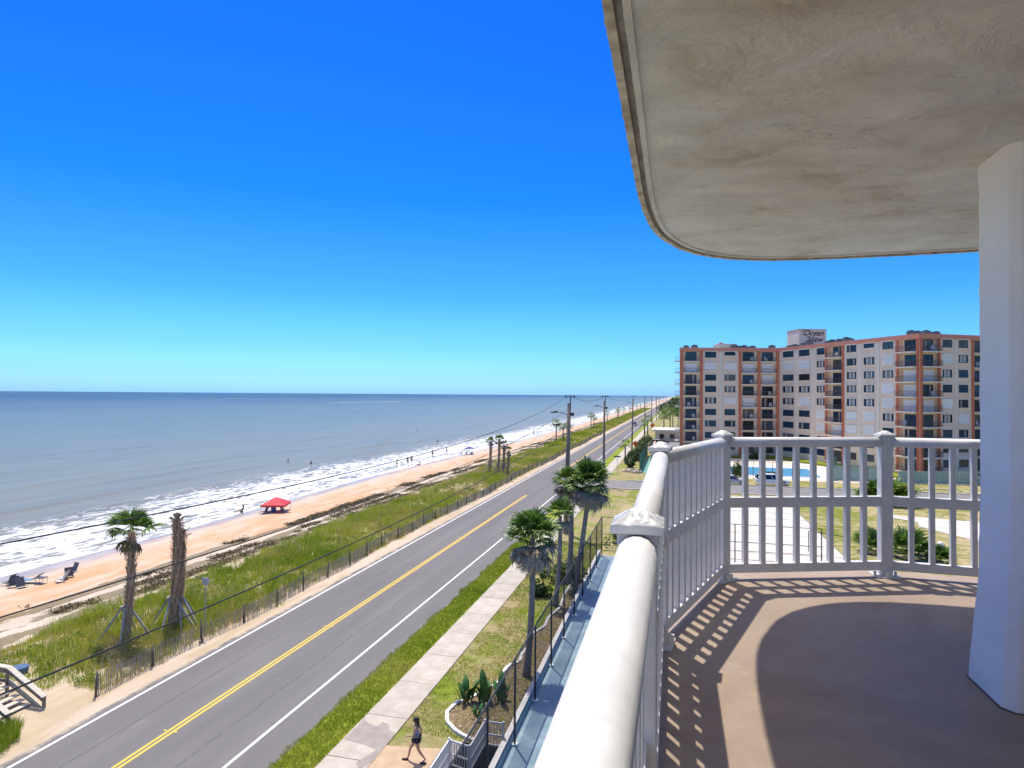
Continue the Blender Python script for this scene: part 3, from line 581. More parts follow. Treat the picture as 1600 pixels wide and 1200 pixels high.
def palm(base, top, scale=1., nf=30, dead=16, r0=.19, r1=.14, seed=0, label='', group=None, boots=False, braces=False, spec=None, cat='palm tree', bend=.15):
    base = Vector(base); top = Vector(top); hgt = top.z-base.z
    e = empty('palm_tree', base, 0, label, cat, group); b = MB(); rr = random.Random(seed); off = top-base
    pts = []; rad = []; k = 14
    for i in range(k+1):
        t = i/k; q = Vector((off.x*t**1.4, off.y*t**1.4, hgt*t-.1))+Vector((bend*math.sin(t*3.1), 0, 0)); pts.append(q); rad.append((r0*(1.35-.35*min(1, t*6)))*(1-t)+r1*t+rr.uniform(-.008, .008))
    b.tube(pts, rad, 12).build('trunk', boot_m if boots else trunk_m, e, smooth=True)
    if boots:
        b = MB(); z = .9
        while z < hgt-.1:
            t = z/hgt; q = Vector((off.x*t**1.4+bend*math.sin(t*3.1), off.y*t**1.4, z-.1)); rr_ = r0*(1-t)+r1*t
            for j in range(7):
                a = j*.9+z*7.3+rr.uniform(-.2, .2); d = Vector((math.cos(a), math.sin(a), 0)); s_ = Vector((-d.y, d.x, 0)); o_ = rr.uniform(.05, .12)*(1+1.1*t)
                p = q+d*rr_*.96; L = rr.uniform(.14, .24)
                b.add([p-s_*.055, p+s_*.055, p+d*o_+s_*.035+Vector((0, 0, L)), p+d*o_-s_*.035+Vector((0, 0, L)), p+Vector((0, 0, .05))+d*.02], [(0, 1, 2, 3), (0, 3, 4), (1, 4, 2)])
            z += .13
        b.build('leaf_boots', mat('boot_tips', (.42, .28, .16), (.64, .50, .36), 6, .9), e, kind='stuff')
    c = Vector((off.x+bend*math.sin(3.1), off.y, hgt-.15))
    for kd, az, el, sc, vi in (spec or crown_spec(nf, dead, seed)):
        me = fr_me[vi % 3] if kd == 'g' else (fr_yel[0] if kd == 'y' else fr_dead[vi % 2])
        q = (Matrix.Rotation(az, 4, 'Z') @ Matrix.Rotation(-R(el), 4, 'Y')).to_euler()
        inst('frond' if kd != 'd' else 'dead_frond', me, e, c+Vector((0, 0, (.22 if kd == 'g' else -.12)*scale*rr.random())), q, (scale*sc,)*3)
    if not nf and scale < .9:
        b = MB()
        for j in range(34):
            a = rr.uniform(0, 6.28); el = rr.uniform(.5, 1.5) if j % 3 else rr.uniform(-1.2, .4); L = rr.uniform(.3, .75); d = Vector((math.cos(a)*math.cos(el), math.sin(a)*math.cos(el), math.sin(el))); s_ = Vector((-math.sin(a), math.cos(a), 0)); p0 = c+Vector((math.cos(a)*.08, math.sin(a)*.08, rr.uniform(-.35, .15)))
            b.add([p0-s_*.03, p0+s_*.03, p0+d*L*.6+s_*.045, p0+d*L+Vector((0, 0, -.12)), p0+d*L*.6-s_*.045], [(0, 1, 2, 3, 4)])
        b.build('frayed_leaf_stubs', pal_d if seed == 12 else pal_y, e)
    if braces:
        for a in braces:
            d = Vector((math.cos(a), math.sin(a), 0)); MB().bar(d*.2+Vector((0, 0, 1.75)), d*1.35+Vector((0, 0, -.05)), .07, .1).build('support_brace', mat('brace_board', (.52, .5, .46), (.34, .31, .27), 4, .9), e)
        MB().tube([(0, 0, 1.62), (0, 0, 1.85)], r0*1.15+.02, 12).build('support_band', wood_g, e)
    return e
GP = 'cabbage palms between pavement and court fence'
palm((-7.05, 30.8, 0), (-6.85, 31.0, 6.8), 1.0, 30, 34, .17, .13, 1, 'foremost full crowned palm in front of the black court fence', GP)
palm((-7.6, 41.5, 0), (-7.4, 42.0, 5.9), .85, 16, 14, .16, .13, 5, 'shorter palm tucked behind the foremost one, its small crown half hidden', GP)
palm((-7.55, 46.5, 0), (-7.45, 46.6, 7.3), 1.0, 24, 34, .21, .17, 3, 'palm with reddish brown trunk and drooping dead fronds left of the tallest one', GP)
palm((-6.75, 44.2, 0), (-5.9, 45.5, 7.55), 1.2, 34, 38, .19, .15, 4, 'tallest bushy palm leaning over the black court fence', GP)
palm((-4.7, 52, 0.05), (-4.5, 52.6, 7.4), .8, 18, 8, .15, .12, 6, 'small palm crown just right of the tallest bushy palm', GP) if False else None
GB = 'transplanted palms on the dune'
sp = [('g', a, el, s, 1) for a, el, s in ((.2, 15, 1.4), (.0, 48, 1.0), (1.2, 60, .9), (2.4, 40, 1.1), (3.0, 20, 1.25), (3.5, 35, 1.1), (4.2, 50, 1.), (5.1, 60, .9), (2.8, -5, 1.1), (3.3, 62, .9), (1.8, 20, 1.))]+[('g', a, el, .9, 2) for a, el in ((.7, 30), (1.5, 35), (2.1, 15), (3.9, 10), (4.6, 20), (5.6, 25), (3.2, 70), (0, 75), (1.6, 80))]+[('y', 3.2, -30, 1., 0), ('y', 4.9, -35, .8, 0), ('d', 1.9, -50, 1., 1), ('d', 2.9, -55, 1., 0), ('d', .5, -60, .9, 1), ('d', 4, -70, 1, 0)]
palm((-29.0, 28.8, .3), (-28.9, 29.0, 6.2), 1.0, 0, 0, .22, .17, 11, 'dune palm with a thin drooping crown nearest the beach steps', GB, True, (.5, 2.0, 3.7, 5.3), sp)
sp = [('d', a, el, .62, 0) for a, el in ((.3, 98), (1.9, 104), (3.6, 96), (5, 108), (4.4, 92), (2.7, -75), (.8, -78), (5.5, -72), (1.7, -80))]+[('y', 1.1, 96, .6, 0), ('y', 4, 100, .5, 0)]
palm((-27.9, 30.9, .25), (-27.75, 31.0, 6.5), .75, 0, 0, .23, .20, 12, 'stout shaggy palm trunk with almost no leaves, second on the dune', GB, True, (.3, 1.7, 3.4, 5.0), sp)
p3 = at(277, 976, .3); palm((p3.x, p3.y, .3), (p3.x+.05, p3.y+.2, 5.6), .6, 0, 0, .16, .14, 13, 'leafless brown palm trunk hiding behind the stout shaggy one', GB, True, (.1, 1.4, 5.6), sp[:5])
# mid distance palms on the dune
for i, (bx, by, h, n1) in enumerate(((-30.8, 105.0, 5.6, 14), (-29.4, 105.4, 5.9, 16), (-28.8, 106.4, 4.9, 10), (-28.1, 106.8, 3.9, 8))):
    palm((bx, by, .3), (bx+.2, by+.2, h+.3), .62+.08*(i == 1), n1, 6, .2, .17, 30+i, ['leftmost palm of the dune cluster beyond the red canopy', 'tallest palm of the dune cluster, second from the left', 'third palm of the dune cluster, with a ragged crown', 'shortest palm of the dune cluster, nearest the road'][i], 'palm cluster on the dune', True, (.5, 2.4, 4.2))
# simple palms further away share meshes
def simple_palm(seed, h, sc):
    b = MB(); b.tube([(0, 0, -.1), (.08, 0, h*.5), (.05, .05, h)], [.24, .19, .17], 7); tm = b.mesh('trunk', trunk_m, True); rr = random.Random(seed); V = MB()
    for k in range(20):
        az = k*2.4+rr.uniform(-.3, .3); el = 75-110*(k/20)**.8; L = sc*rr.uniform(.9, 1.2); d = Vector((math.cos(az)*math.cos(R(el)), math.sin(az)*math.cos(R(el)), math.sin(R(el)))); s_ = Vector((-math.sin(az), math.cos(az), 0)); c = Vector((.05, .05, h))
        for j in range(6):
            w_ = (j/5-.5)*1.7; dd = (d+s_*w_).normalized(); nn = d.cross(s_)
            p1 = c+d*.35*L; V.add([p1, p1+dd*L*.6-nn*.05*L+s_*.06, p1+dd*L-Vector((0, 0, .35*L)), p1+dd*L*.6-s_*.06], [(0, 1, 2, 3)])
    return tm, V.mesh('crown', pal_g)
sp_me = [simple_palm(51, 4.6, 1.4), simple_palm(52, 5.6, 1.5), simple_palm(53, 6.8, 1.9)]
def far_palm(x, y, k, label, group, s=1.):
    e = empty('palm_tree', (x, y, 0), random.uniform(0, 6), label, 'palm tree', group); e.scale = (s, s, s)
    inst('trunk', sp_me[k][0], e); inst('crown', sp_me[k][1], e)
fp = [(-33.0, 180, 1), (-32.0, 186, 0), (-31.6, 192, 0), (-33.5, 262, 1), (-32.7, 264, 0), (-33.9, 330, 0), (-33.0, 378, 0), (-32.8, 384, 1), (-34, 440, 0), (-33.5, 490, 0), (-33, 520, 1), (-34, 590, 0), (-34, 650, 0), (-33.5, 720, 1), (-34, 800, 0), (-34, 890, 0), (-34, 1000, 1), (-34, 1150, 0), (-34, 1300, 0), (-34, 1500, 1)]
dl = ['first palm on the dune past the leafy cluster, between the first two utility poles', 'second palm past the leafy cluster on the dune', 'third low palm past the leafy cluster on the dune', 'tall dark palm just right of the second utility pole', 'shorter palm paired with the tall dark one', 'lone low palm on the dune beside the third utility pole', 'left palm of the pair beyond the third utility pole', 'right palm of the pair beyond the third utility pole']
for i, (x, y, k) in enumerate(fp): far_palm(x, y, k, dl[i] if i < len(dl) else 'tiny far palm on the dune strip near the horizon', 'distant palms along the dune')
ip = [(-10.2, 136, 0, .8), (-9.5, 205, 1, .9), (-8.8, 214, 1, 1.1), (-4, 228, 2, 1), (-1, 236, 2, 1.1), (3, 244, 2, 1.), (-2, 260, 2, 1.1), (5, 262, 1, 1.2), (1, 285, 2, 1), (8, 292, 2, 1.), (-5, 300, 2, .9), (4, 330, 2, 1.1), (-3, 350, 2, 1.), (10, 350, 2, 1.2), (-6, 400, 2, 1), (2, 430, 2, 1.1), (-7, 470, 2, 1)]
for i, (x, y, k, s) in enumerate(ip):
    far_palm(x, y, k, ['small round palm beside the pavement past the side street', 'palm between the far pavement and the parked cars'][i] if i < 2 else 'palm in the inland grove left of the peach apartment block', None if i < 2 else 'inland palm grove', s)

# broadleaf shrubs and trees: leaf clusters round limbs
n = NT('shrub_leaves'); rv = n.attr('rnd'); n.fin(n.ramp(rv, [(0., (.022, .05, .012)), (.5, (.055, .10, .02)), (1., (.13, .17, .035))]), .6, spec=.25); leaf_mat = n.m
def leafcloud(N, r, seed, size, lobes=7):
    g = np.random.default_rng(seed); C = g.normal(0, .42, (lobes, 3))*np.array(r); C[:, 2] = np.abs(C[:, 2]); k = g.integers(0, lobes, N)
    d = g.normal(0, 1, (N, 3)); d /= np.linalg.norm(d, axis=1)[:, None]; rad = g.uniform(.55, 1., N)**.5*g.uniform(.35, .6, lobes)[k]
    P = C[k]+d*rad[:, None]*np.array(r); a = g.normal(0, 1, (N, 3)); a /= np.linalg.norm(a, axis=1)[:, None]; b_ = np.cross(a, d); b_ /= np.linalg.norm(b_, axis=1)[:, None]+1e-6
    s = size*g.uniform(.6, 1.3, N)[:, None]
    V = np.stack([P-a*s, P+b_*s*.5, P+a*s, P-b_*s*.5], 1).reshape(-1, 3); F = np.arange(4*N).reshape(-1, 4)
    return V, F, np.repeat(np.clip(.5+.5*np.sin(k*2.1)*.5+g.normal(0, .2, N), 0, 1), 4)
def shrub(x, y, r, N, seed, label, size=.12, trunk=0., group=None, name='shrub', cat='shrub'):
    e = empty(name, (x, y, 0), 0, label, cat, group); V, F, a = leafcloud(N, r, seed, size); V = V+np.array([0, 0, trunk+r[2]*.25]); o = npmesh('foliage' if not trunk else 'crown', V, F, leaf_mat, e, {'rnd': a})
    b = MB()
    if trunk: b.tube([(0, 0, -.1), (.1, 0, trunk*.6), (0, .1, trunk+r[2]*.5)], [.22, .16, .08], 8)
    for k in range(4):
        an = k*1.6; b.tube([(0, 0, trunk*.7-.05), (math.cos(an)*r[0]*.35, math.sin(an)*r[1]*.35, trunk+r[2]*.6)], [.07, .03], 5)
    b.build('trunk' if trunk else 'stems', wood_d, e); return e
shrub(-8.0, 47.6, (1.1, 1.2, 1.2), 1500, 61, 'yellow green bush at the foot of the tallest palm')
shrub(-8.9, 43.6, (.8, .8, 1.0), 900, 62, 'smaller green bush beside the leaning palm, near the pavement')
shrub(-4.6, 60, (2.2, 1.5, 1.3), 1800, 63, 'spreading palmetto shrub just beyond the end fence of the court')
for i, (x, y, r) in enumerate(((-8.3, 125, (1.3, 2, 1.5)), (-8.6, 131, (1.5, 2, 1.6)), (-8.2, 138, (1.4, 2.5, 1.8)), (-8.4, 146, (1.5, 3, 1.8)), (-8.0, 156, (1.8, 3, 2)), (-8.2, 168, (1.7, 4, 2.1)), (-8, 182, (1.8, 5, 2)))):
    shrub(x, y, r, 1300, 70+i, ['nearest clipped hedge bush beside the green screen', 'second hedge bush beside the green screen', 'third hedge bush beside the green screen', 'fourth hedge bush beside the green screen', 'hedge bush past the orange sign', 'sixth bush of the hedge along the pavement', 'farthest bush of the hedge along the pavement'][i], .2, group='hedge along the pavement')
shrub(9.6, 112.5, (1.6, 1.3, 1.9), 1300, 81, 'dark round tree in front of the left end of the pool', .16, .6, name='tree', cat='tree')
shrub(14.3, 112.0, (1.4, 1.3, 1.3), 900, 82, 'round green bush in front of the blue pool', .14)
shrub(17.5, 150, (2.6, 1.6, 1.6), 900, 83, 'dark green shrub against the foot of the apartment block', .2)
shrub(45.5, 106.5, (3.0, 2.2, 2.2), 1800, 84, 'large dark bush on the lawn at the far right by the column', .2, .4)
VV = []; AA = []
for i in range(300):
    x0, y0 = random.uniform(-34, -26.3), 14+110*random.random()**1.3
    if (x0 > -30.5 and 18.5 < y0 < 24) or abs(x0+30.4)+abs(y0-24.1) < 1.6: continue
    q = random.uniform(.3, .6); v_, f_, a_ = leafcloud(170, (q, q, q*.55), 900+i, .06); VV.append(v_+np.array([x0, y0, float(dune_z(np.array(x0), 0))+.05])); AA.append(a_*.5+.5)
n = NT('dune_bush_leaves'); n.fin(n.ramp(n.attr('rnd'), [(.3, (.08, .15, .02)), (.7, (.19, .29, .035)), (1., (.34, .40, .08))]), .7, spec=.2)
VV = np.concatenate(VV); npmesh('dune_bushes', VV, np.arange(len(VV)).reshape(-1, 4), n.m, None, {'rnd': np.concatenate(AA)}, kind='stuff', label='low leafy green bushes mixed into the dune grass', cat='ground cover')
# palmettos on the sandy lawn
pm = MB()
def palmetto(x, y, s, label, seed, stiff=True):
    e = empty('palmetto', (x, y, 0), seed, label, 'palmetto', 'palmettos on the dry lawn'); rr = random.Random(seed)
    for k in range(22):
        el = rr.uniform(15, 85); q = (Matrix.Rotation(k*2.4, 4, 'Z') @ Matrix.Rotation(-R(el), 4, 'Y')).to_euler(); inst('frond', fr_me[k % 3], e, (0, 0, .1), q, (s*rr.uniform(.8, 1.2),)*3)
palmetto(19.6, 62.5, 1.7, 'large palmetto clump behind the corner railing post', 1); palmetto(16.9, 63.5, 1.3, 'smaller palmetto left of the corner railing post', 2); palmetto(21.5, 61.0, .9, 'low palmetto sprout right of the large clump', 5)
palmetto(27.0, 101.0-9, 2.3, 'tall palmetto on the lawn short of the side street', 3); palmetto(25.0, 92.5, 2.0, 'spiky palmetto on the near edge of the side street', 4)
# distant inland woods
V, F, a = leafcloud(10, (1, 1, 1), 1, 1); VV = []; AA = []
for i in range(420):
    yy = random.uniform(330, 2600)**1.0; xx = random.uniform(-9+.0*yy, 75+.02*yy) if i % 3 else random.uniform(30, 500); v_, f_, a_ = leafcloud(110, (6, 6, 5), 200+i, 1.2); VV.append(v_+np.array([xx, yy, 1.5])); AA.append(a_)
VV = np.concatenate(VV); npmesh('far_woods', VV, np.arange(len(VV)).reshape(-1, 4), leaf_mat, None, {'rnd': np.concatenate(AA)}, kind='stuff', label='grey green coastal woodland receding inland of the road to the horizon', cat='woodland')

# ------------------------------------------------------------ utility poles, wires, signs
pole_m = mat('pole_wood', (.15, .125, .095), (.24, .20, .16), 3, .95, .4, 10, stretch=(4, 4, .4)); lamp_m = mat('lamp_dark_metal', (.06, .065, .07), None, rough=.4, metal=.6)
PY = [-26, 63.5, 98.2, 163, 232, 300, 370, 440, 515, 600, 700, 820]; tops = {}
lab = {63.5: 'thick leaning wooden utility pole nearest the balcony, with two lamp arms', 98.2: 'second wooden utility pole, with a lamp arm, past the palms', 163: 'third wooden utility pole, standing by the side street hedge', 232: 'fourth wooden utility pole along the pavement', 300: 'fifth utility pole along the pavement'}
for y in PY:
    e = empty('utility_pole', (-10.6, y, 0), 0, lab.get(y, 'distant utility pole in the row beside the road'), 'utility pole', 'utility poles along the pavement')
    lean = .28 if y == 63.5 else random.uniform(-.15, .25); r0 = .27 if y < 64 else .2; tp = Vector((-10.6+lean, y, 13.0)); tops[y] = Vector((tp.x+.12, y, 13.75))
    MB().tube([(-10.6, y, -.2), tp], [r0, r0*.68], 12).build('shaft', pole_m, e, True, smooth=True)
    MB().tube([(tp.x+.12, y, 12.2), (tp.x+.14, y, 13.75)], .06, 8).build('top_pin', pole_m, e, True); b = MB().tube([(tp.x-.35, y, 13.6), (tp.x+.5, y, 13.66)], .035, 6)
    for dx in (-.35, .5): b.tube([(tp.x+dx, y, 13.55), (tp.x+dx, y, 13.8)], .06, 6)
    b.build('insulator_arm', lamp_m, e, True)
    if y in (63.5, 98.2, 163):
        for zz, L in (((12.1, 1.25), (10.85, 1.0)) if y == 63.5 else ((12.2, .9),)):
            a = Vector((tp.x-.12, y, zz-.35)); c = Vector((tp.x-L, y-.2, zz))
            ar = MB().tube([a, a.lerp(c, .5)+Vector((0, 0, .12)), c], .035, 6).build('lamp_arm', lamp_m, e, True); h_ = MB().box((c.x-.28, c.y, c.z-.02), (.62, .26, .12)); h_.box((c.x-.05, c.y, c.z+.02), (.3, .18, .16)); h_.build('lamp_head', lamp_m, e, True)
        MB().box((tp.x+.30, y, 11.9), (.35, .3, .3)).build('transformer_box', lamp_m, e, True) if y < 99 else None
def wire(p, q, sag, r, label):
    p = Vector(p); q = Vector(q); pts = [p.lerp(q, t)-Vector((0, 0, sag*4*t*(1-t))) for t in np.linspace(0, 1, 41)]
    MB().tube(pts, r, 6).build('power_line', mat('cable_black', (.012, .012, .013), None, rough=.6), label=label, cat='cable', group='overhead cables')
a, c = tops[-26], tops[63.5]
wire((a.x, a.y, 13.9), (c.x, c.y, 13.9), 2.66, .014, 'topmost black cable sweeping past the balcony over the surf')
wire((-10.65, -26, 12.4), (-10.45, 63.5, 12.4), 2.4, .014, 'middle black cable crossing the orange sand')
wire((-10.65, -26, 10.9), (-10.45, 63.5, 10.8), 2.1, .018, 'lowest thick black cable crossing the dune grass')
for i, (u_, v_) in enumerate(zip(PY[1:8], PY[2:9])):
    wire(tops[u_], tops[v_], .7+.3*(v_-u_ > 50), .022, ['cable slung between the first and second utility pole', 'cable slung between the second and third utility pole', 'cable slung between the third and fourth utility pole'][i] if i < 3 else 'far stretch of the overhead cable along the road')
gm_ = mat('galvanised_post', (.45, .46, .46), None, rough=.45, metal=.5)
e = empty('street_name_sign', (-9.9, 113.5, 0), 0, 'green street name sign on a thin post at the side street corner', 'street sign')
MB().tube([(-9.9, 113.5, 0), (-9.9, 113.5, 3.0)], .04, 8).build('post', gm_, e, True); MB().box((-9.9, 113.5, 3.1), (1.2, .03, .24)).build('sign_plate', mat('sign_green', (.02, .13, .06), None, rough=.4), e, True); MB().box((-9.9, 113.5, 3.36), (.03, 1.0, .24)).build('sign_plate', mat('sign_green', (.02, .13, .06)), e, True)
orange = mat('orange_sign', (.85, .16, .015), None, rough=.4)
for (x, y, l) in ((-9.55, 160, 'orange diamond road works sign by the hedge, the nearer one'), (-9.0, 262, 'orange diamond road works sign farther down the pavement')):
    e = empty('road_works_sign', (x, y, 0), 0, l, 'sign', 'orange road works signs'); s = 1. if y < 200 else 1.3
    MB().add([(x-.8*s, y, 2.0), (x, y, 2-.8*s), (x+.8*s, y, 2.0), (x, y, 2+.8*s), (x-.8*s, y+.04, 2.0), (x, y+.04, 2-.8*s), (x+.8*s, y+.04, 2.0), (x, y+.04, 2+.8*s)], [(0, 1, 2, 3), (7, 6, 5, 4), (0, 4, 5, 1), (1, 5, 6, 2), (2, 6, 7, 3), (3, 7, 4, 0)]).build('sign_plate', orange, e, True)
    MB().tube([(x, y+.08, 0), (x, y+.08, 2.6)], .04, 6).build('post', gm_, e, True)

# ------------------------------------------------------------ beyond the court: drive, paths, pool, screens
wc = mat('white_concrete', (.60, .57, .51), (.47, .43, .36), .6, .9, .2, 20, rnd=.06)
dr = MB().box((9, 70.8, -.03), (10.4, 30.0, .06)).build('driveway', joint, kind='structure')
for k, (y0, y1) in enumerate(((56.0, 60.1), (60.2, 64.2), (64.3, 68.3), (68.4, 72.6), (72.7, 77.2), (77.3, 81.4), (81.5, 85.7))):
    for x0, x1 in ((3.9, 14.1),):
        MB().box(((x0+x1)/2, (y0+y1)/2, .02), (x1-x0, y1-y0, .06)).build('slab', wc, dr)
b = MB().add([(x, y, .04) for x, y in ((22.8, 83.2), (26.0, 80.0), (25.3, 77.4), (28.0, 71.2), (34, 66), (60, 60), (60, 76), (40, 80.5), (30, 82.6), (25, 84))], [tuple(range(10))]); b.build('white_path', wc, kind='structure')
kerb = mat('kerb_concrete', (.62, .56, .42), (.5, .45, .34), 2, .9)
b = MB(); b.box((25, 95.6, .06), (70, .25, .14)); b.box((27, 105.15, .06), (69, .25, .14)); b.build('kerb', kerb, kind='structure')
b = MB()
for a in np.linspace(.2, 5.6, 26): pass
pts = [(34.5, 106.5), (36, 108.6), (38.6, 109.6), (41.0, 108.2), (41.6, 106.2), (44, 105.9)]; 
for p, q in zip(pts, pts[1:]): b.bar((p[0], p[1], .06), (q[0], q[1], .06), .28, .12)
b.build('curved_kerb', kerb, kind='structure')
MB().sheet(4, 33, 113.5, 150, .02).build('pool_deck', mat('pool_deck_concrete', (.74, .66, .54), (.66, .58, .47), .6, .9), kind='structure')
pool_m = mat('pool_water', (.08, .35, .62), (.14, .48, .74), .8, .12, .3, 3, bdist=.05)
b = MB().box((15.8, 125.5, .03), (17.0, 13.5, .06)); b.build('swimming_pool', pool_m, kind='structure')
b = MB();
for x0, x1, y0, y1 in ((7.1, 24.5, 118.5, 118.75), (7.1, 24.5, 132.25, 132.5), (7.1, 7.35, 118.75, 132.25), (24.25, 24.5, 118.75, 132.25)): b.box(((x0+x1)/2, (y0+y1)/2, .06), (x1-x0, y1-y0, .12))
b.build('pool_rim', mat('pool_coping', (.8, .78, .74), None), kind='structure')
def bar_fence(name, p, q, h, sp, m_, label, screen=None, r=.03):
    p = Vector(p); q = Vector(q); L = (q-p).length; k = max(1, round(L/sp)); e = empty(name, (p.x, p.y, 0), 0, label, 'fence')
    pm_ = MB().tube([(0, 0, 0), (0, 0, h)], r, 6).mesh('post', m_)
    for i in range(k+1): s_ = p.lerp(q, i/k); inst('post', pm_, e, (s_.x, s_.y, p.z), world=True)
    for z in (.12, h-.04): MB().bar(p+Vector((0, 0, z)), q+Vector((0, 0, z)), .04, .05).build('rail', m_, e, True)
    if screen: MB().add([p+Vector((0, .03, .1)), q+Vector((0, .03, .1)), q+Vector((0, .03, h-.06)), p+Vector((0, .03, h-.06))], [(0, 1, 2, 3)]).build('screen', screen, e, True)
    return e
bar_fence('pool_fence', (6.5, 114, 0), (24.8, 114, 0), 2.9, 3.0, blk, 'black metal fence in front of the blue pool', r=.05)
green_s = mat('green_windscreen', (.02, .16, .12), (.04, .22, .16), 2, .7); pale_s = mat('pale_green_screen', (.30, .42, .33), (.38, .50, .40), 2, .8)
bar_fence('screen_fence', (25.0, 116, 0), (28.5, 128, 0), 3.0, 3, blk, 'dark green screened fence beside the right end of the pool', green_s)
bar_fence('screen_fence', (25.0, 115.5, 0), (33.0, 115.5, 0), 2.6, 2.6, blk, 'pale green screened court fence right of the pool', pale_s)
bar_fence('lawn_fence', (34.5, 114.5, .0), (62, 119.5, .0), 2.1, 3.2, white_paint, 'white post and rail fence with green screen in front of the right wing', pale_s, .06)
bar_fence('screen_fence', (-6.3, 118, 0), (-6.3, 152, 0), 2.9, 3, blk, 'green windscreen fence along the pavement beside the green court', green_s)
MB().sheet(-6.2, 2.5, 117, 150, .02).build('green_court', mat('green_court_paint', (.10, .27, .22), (.13, .33, .27), 1, .8), kind='structure')
MB().sheet(34, 62, 119.8, 124, .02).build('terrace', mat('terrace_concrete', (.66, .55, .44), None), kind='structure')
stuc = mat('tan_wall', (.55, .40, .27), (.62, .47, .33), 2, .85)
b = MB().box((-.9, 139, 1.2), (8.2, .3, 2.4)); b.box((-5.0, 152, 1.2), (.3, 26, 2.4)); b.build('boundary_wall', stuc, label='tan boundary wall behind the green court', cat='wall')
shed = empty('pavilion', (2, 215, 0), 0, 'low white roofed pavilion left of the apartment block', 'building')
b = MB().box((2, 205, 1.6), (16, 12, 3.2)); b.build('wall', mat('pale_wall', (.6, .55, .47), None), shed, True); MB().box((2, 205, 3.4), (18, 14, .4)).build('roof', mat('white_roof', (.74, .73, .70), (.6, .58, .55), 1), shed, True)
for k in range(5): MB().box((-4+3*k, 198.9, 1.6), (1.3, .15, 1.3)).build('window', mat('dark_window', (.03, .035, .04), None, rough=.1), shed, True)
# boulders near the street corner
for i, (x, y, r) in enumerate(((-7.6, 117.4, (1.2, .6, .55)), (-6.6, 116.2, (.9, .5, .45)), (-8.6, 117.8, (.8, .5, .4)))):
    MB().blob((x, y, .15), r, 9, 6, .18, i).build('boulder', mat('tan_rock', (.42, .32, .22), (.6, .5, .38), 2, .95, .6), label=['largest tan boulder at the side street corner', 'boulder nearest the green court', 'smallest boulder nearest the pavement'][i], cat='boulder', group='boulders at the corner')
e = empty('globe_lamp', (22.2, 63.0, 0), 0, 'white globe garden lamp on a black post on the dry lawn', 'lamp')
MB().tube([(22.2, 63, 0), (22.2, 63, .95)], .05, 8).build('post', blk, e, True); MB().blob((22.2, 63, 1.15), (.24, .24, .24), 14, 8).build('globe', mat('white_globe', (.85, .85, .83), None, rough=.3), e, True, True)
e = empty('drive_handrail', (12.5, 58, 0), 0, 'thin black handrail beside the white driveway', 'handrail')
for p, q in (((14.4, 60.5, 0), (14.4, 60.5, 1.8)), ((14.4, 60.5, 1.8), (11.5, 62, 1.85)), ((14.4, 60.5, 1.8), (17.4, 58.4, .4)), ((17.4, 58.4, 0), (17.4, 58.4, .4)), ((11.5, 62, 0), (11.5, 62, 1.85))): MB().tube([p, q], .035, 6).build('bar', blk, e, True)
e = empty('traffic_cone', (41.6, 98.5, 0), 0, 'orange cone on the lawn in front of the large dark bush', 'cone'); MB().tube([(41.6, 98.5, .04), (41.6, 98.5, 1.)], [.26, .05], 10).build('cone_body', orange, e, True); MB().box((41.6, 98.5, .02), (.6, .6, .04)).build('base', orange, e, True)
e = empty('picnic_table', (41.0, 101, 0), 0, 'small white table on the lawn left of the dark bush', 'table'); MB().box((41, 101, .75), (1.8, .9, .06)).build('table_top', wc, e, True)
for dx in (-.7, .7): MB().box((41+dx, 101, .37), (.1, .7, .72)).build('leg', wc, e, True)

# ------------------------------------------------------------ apartment block
n = NT('peach_stucco'); c = n.ramp(n.noise(.25, 5), [(.3, (.86, .64, .45)), (.7, (.92, .71, .52))])
c = n.mix(n.math('MULTIPLY', n.ramp(n.noise(.7, 6, .7, 0, (1, 1, .15)), [(.5, 0.), (.8, 1.)]), .25), c, (.42, .31, .22)); n.bump(n.noise(20, 4), .2, .01); peach = n.fin(c, .85, spec=.2)
cream = mat('cream_trim', (.86, .76, .60), (.78, .68, .53), 1, .8); terra = mat('terracotta_paint', (.60, .17, .08), (.68, .21, .10), .6, .8); terr2 = mat('terracotta_band', (.72, .27, .16), (.78, .31, .20), .6, .8)
frame_m = mat('dark_window_frame', (.02, .02, .022), None, rough=.4); shut_m = mat('white_shutter', (.88, .84, .76), (.80, .76, .69), 1, .6, .5, 1, stretch=(1, 1, 20), rnd=.1)
n = NT('window_glass'); oi = n.n('ShaderNodeObjectInfo').outputs['Random']; c = n.ramp(oi, [(0., (.012, .014, .018)), (.45, (.02, .05, .09)), (.62, (.03, .09, .13)), (.75, (.16, .14, .11)), (1., (.02, .02, .025))]); glass_m = n.fin(c, .08, spec=.35)
cur_m = mat('pale_curtain', (.42, .38, .32), (.3, .27, .23), 3, .9, rnd=.4); rail_m = mat('balcony_rail_dark', (.13, .11, .10), None, rough=.6)
LV = [.85+2.62*k for k in range(9)]; ROOF = 24.9
PA, PB, PC, PD = Vector((.86, 151.5)), Vector((22.79, 156.4)), Vector((40.72, 124.1)), Vector((52.12, 130.3)); PD = PC+(PD-PC)*2.1
apt = empty('apartment_block', (PB.x, PB.y, 0), 0, 'peach and terracotta nine storey apartment block with balconies and a rooftop name sign', 'building')
def tpar(A, B, px):
    d = ray(px, 610); d = Vector((d.x, d.y)); e = B-A; den = d.x*e.y-d.y*e.x; return (d.y*A.x-d.x*A.y)/den*1.0*e.length
gmesh = {}
def gm_box(key, fn):
    if key not in gmesh: gmesh[key] = fn()
    return gmesh[key]
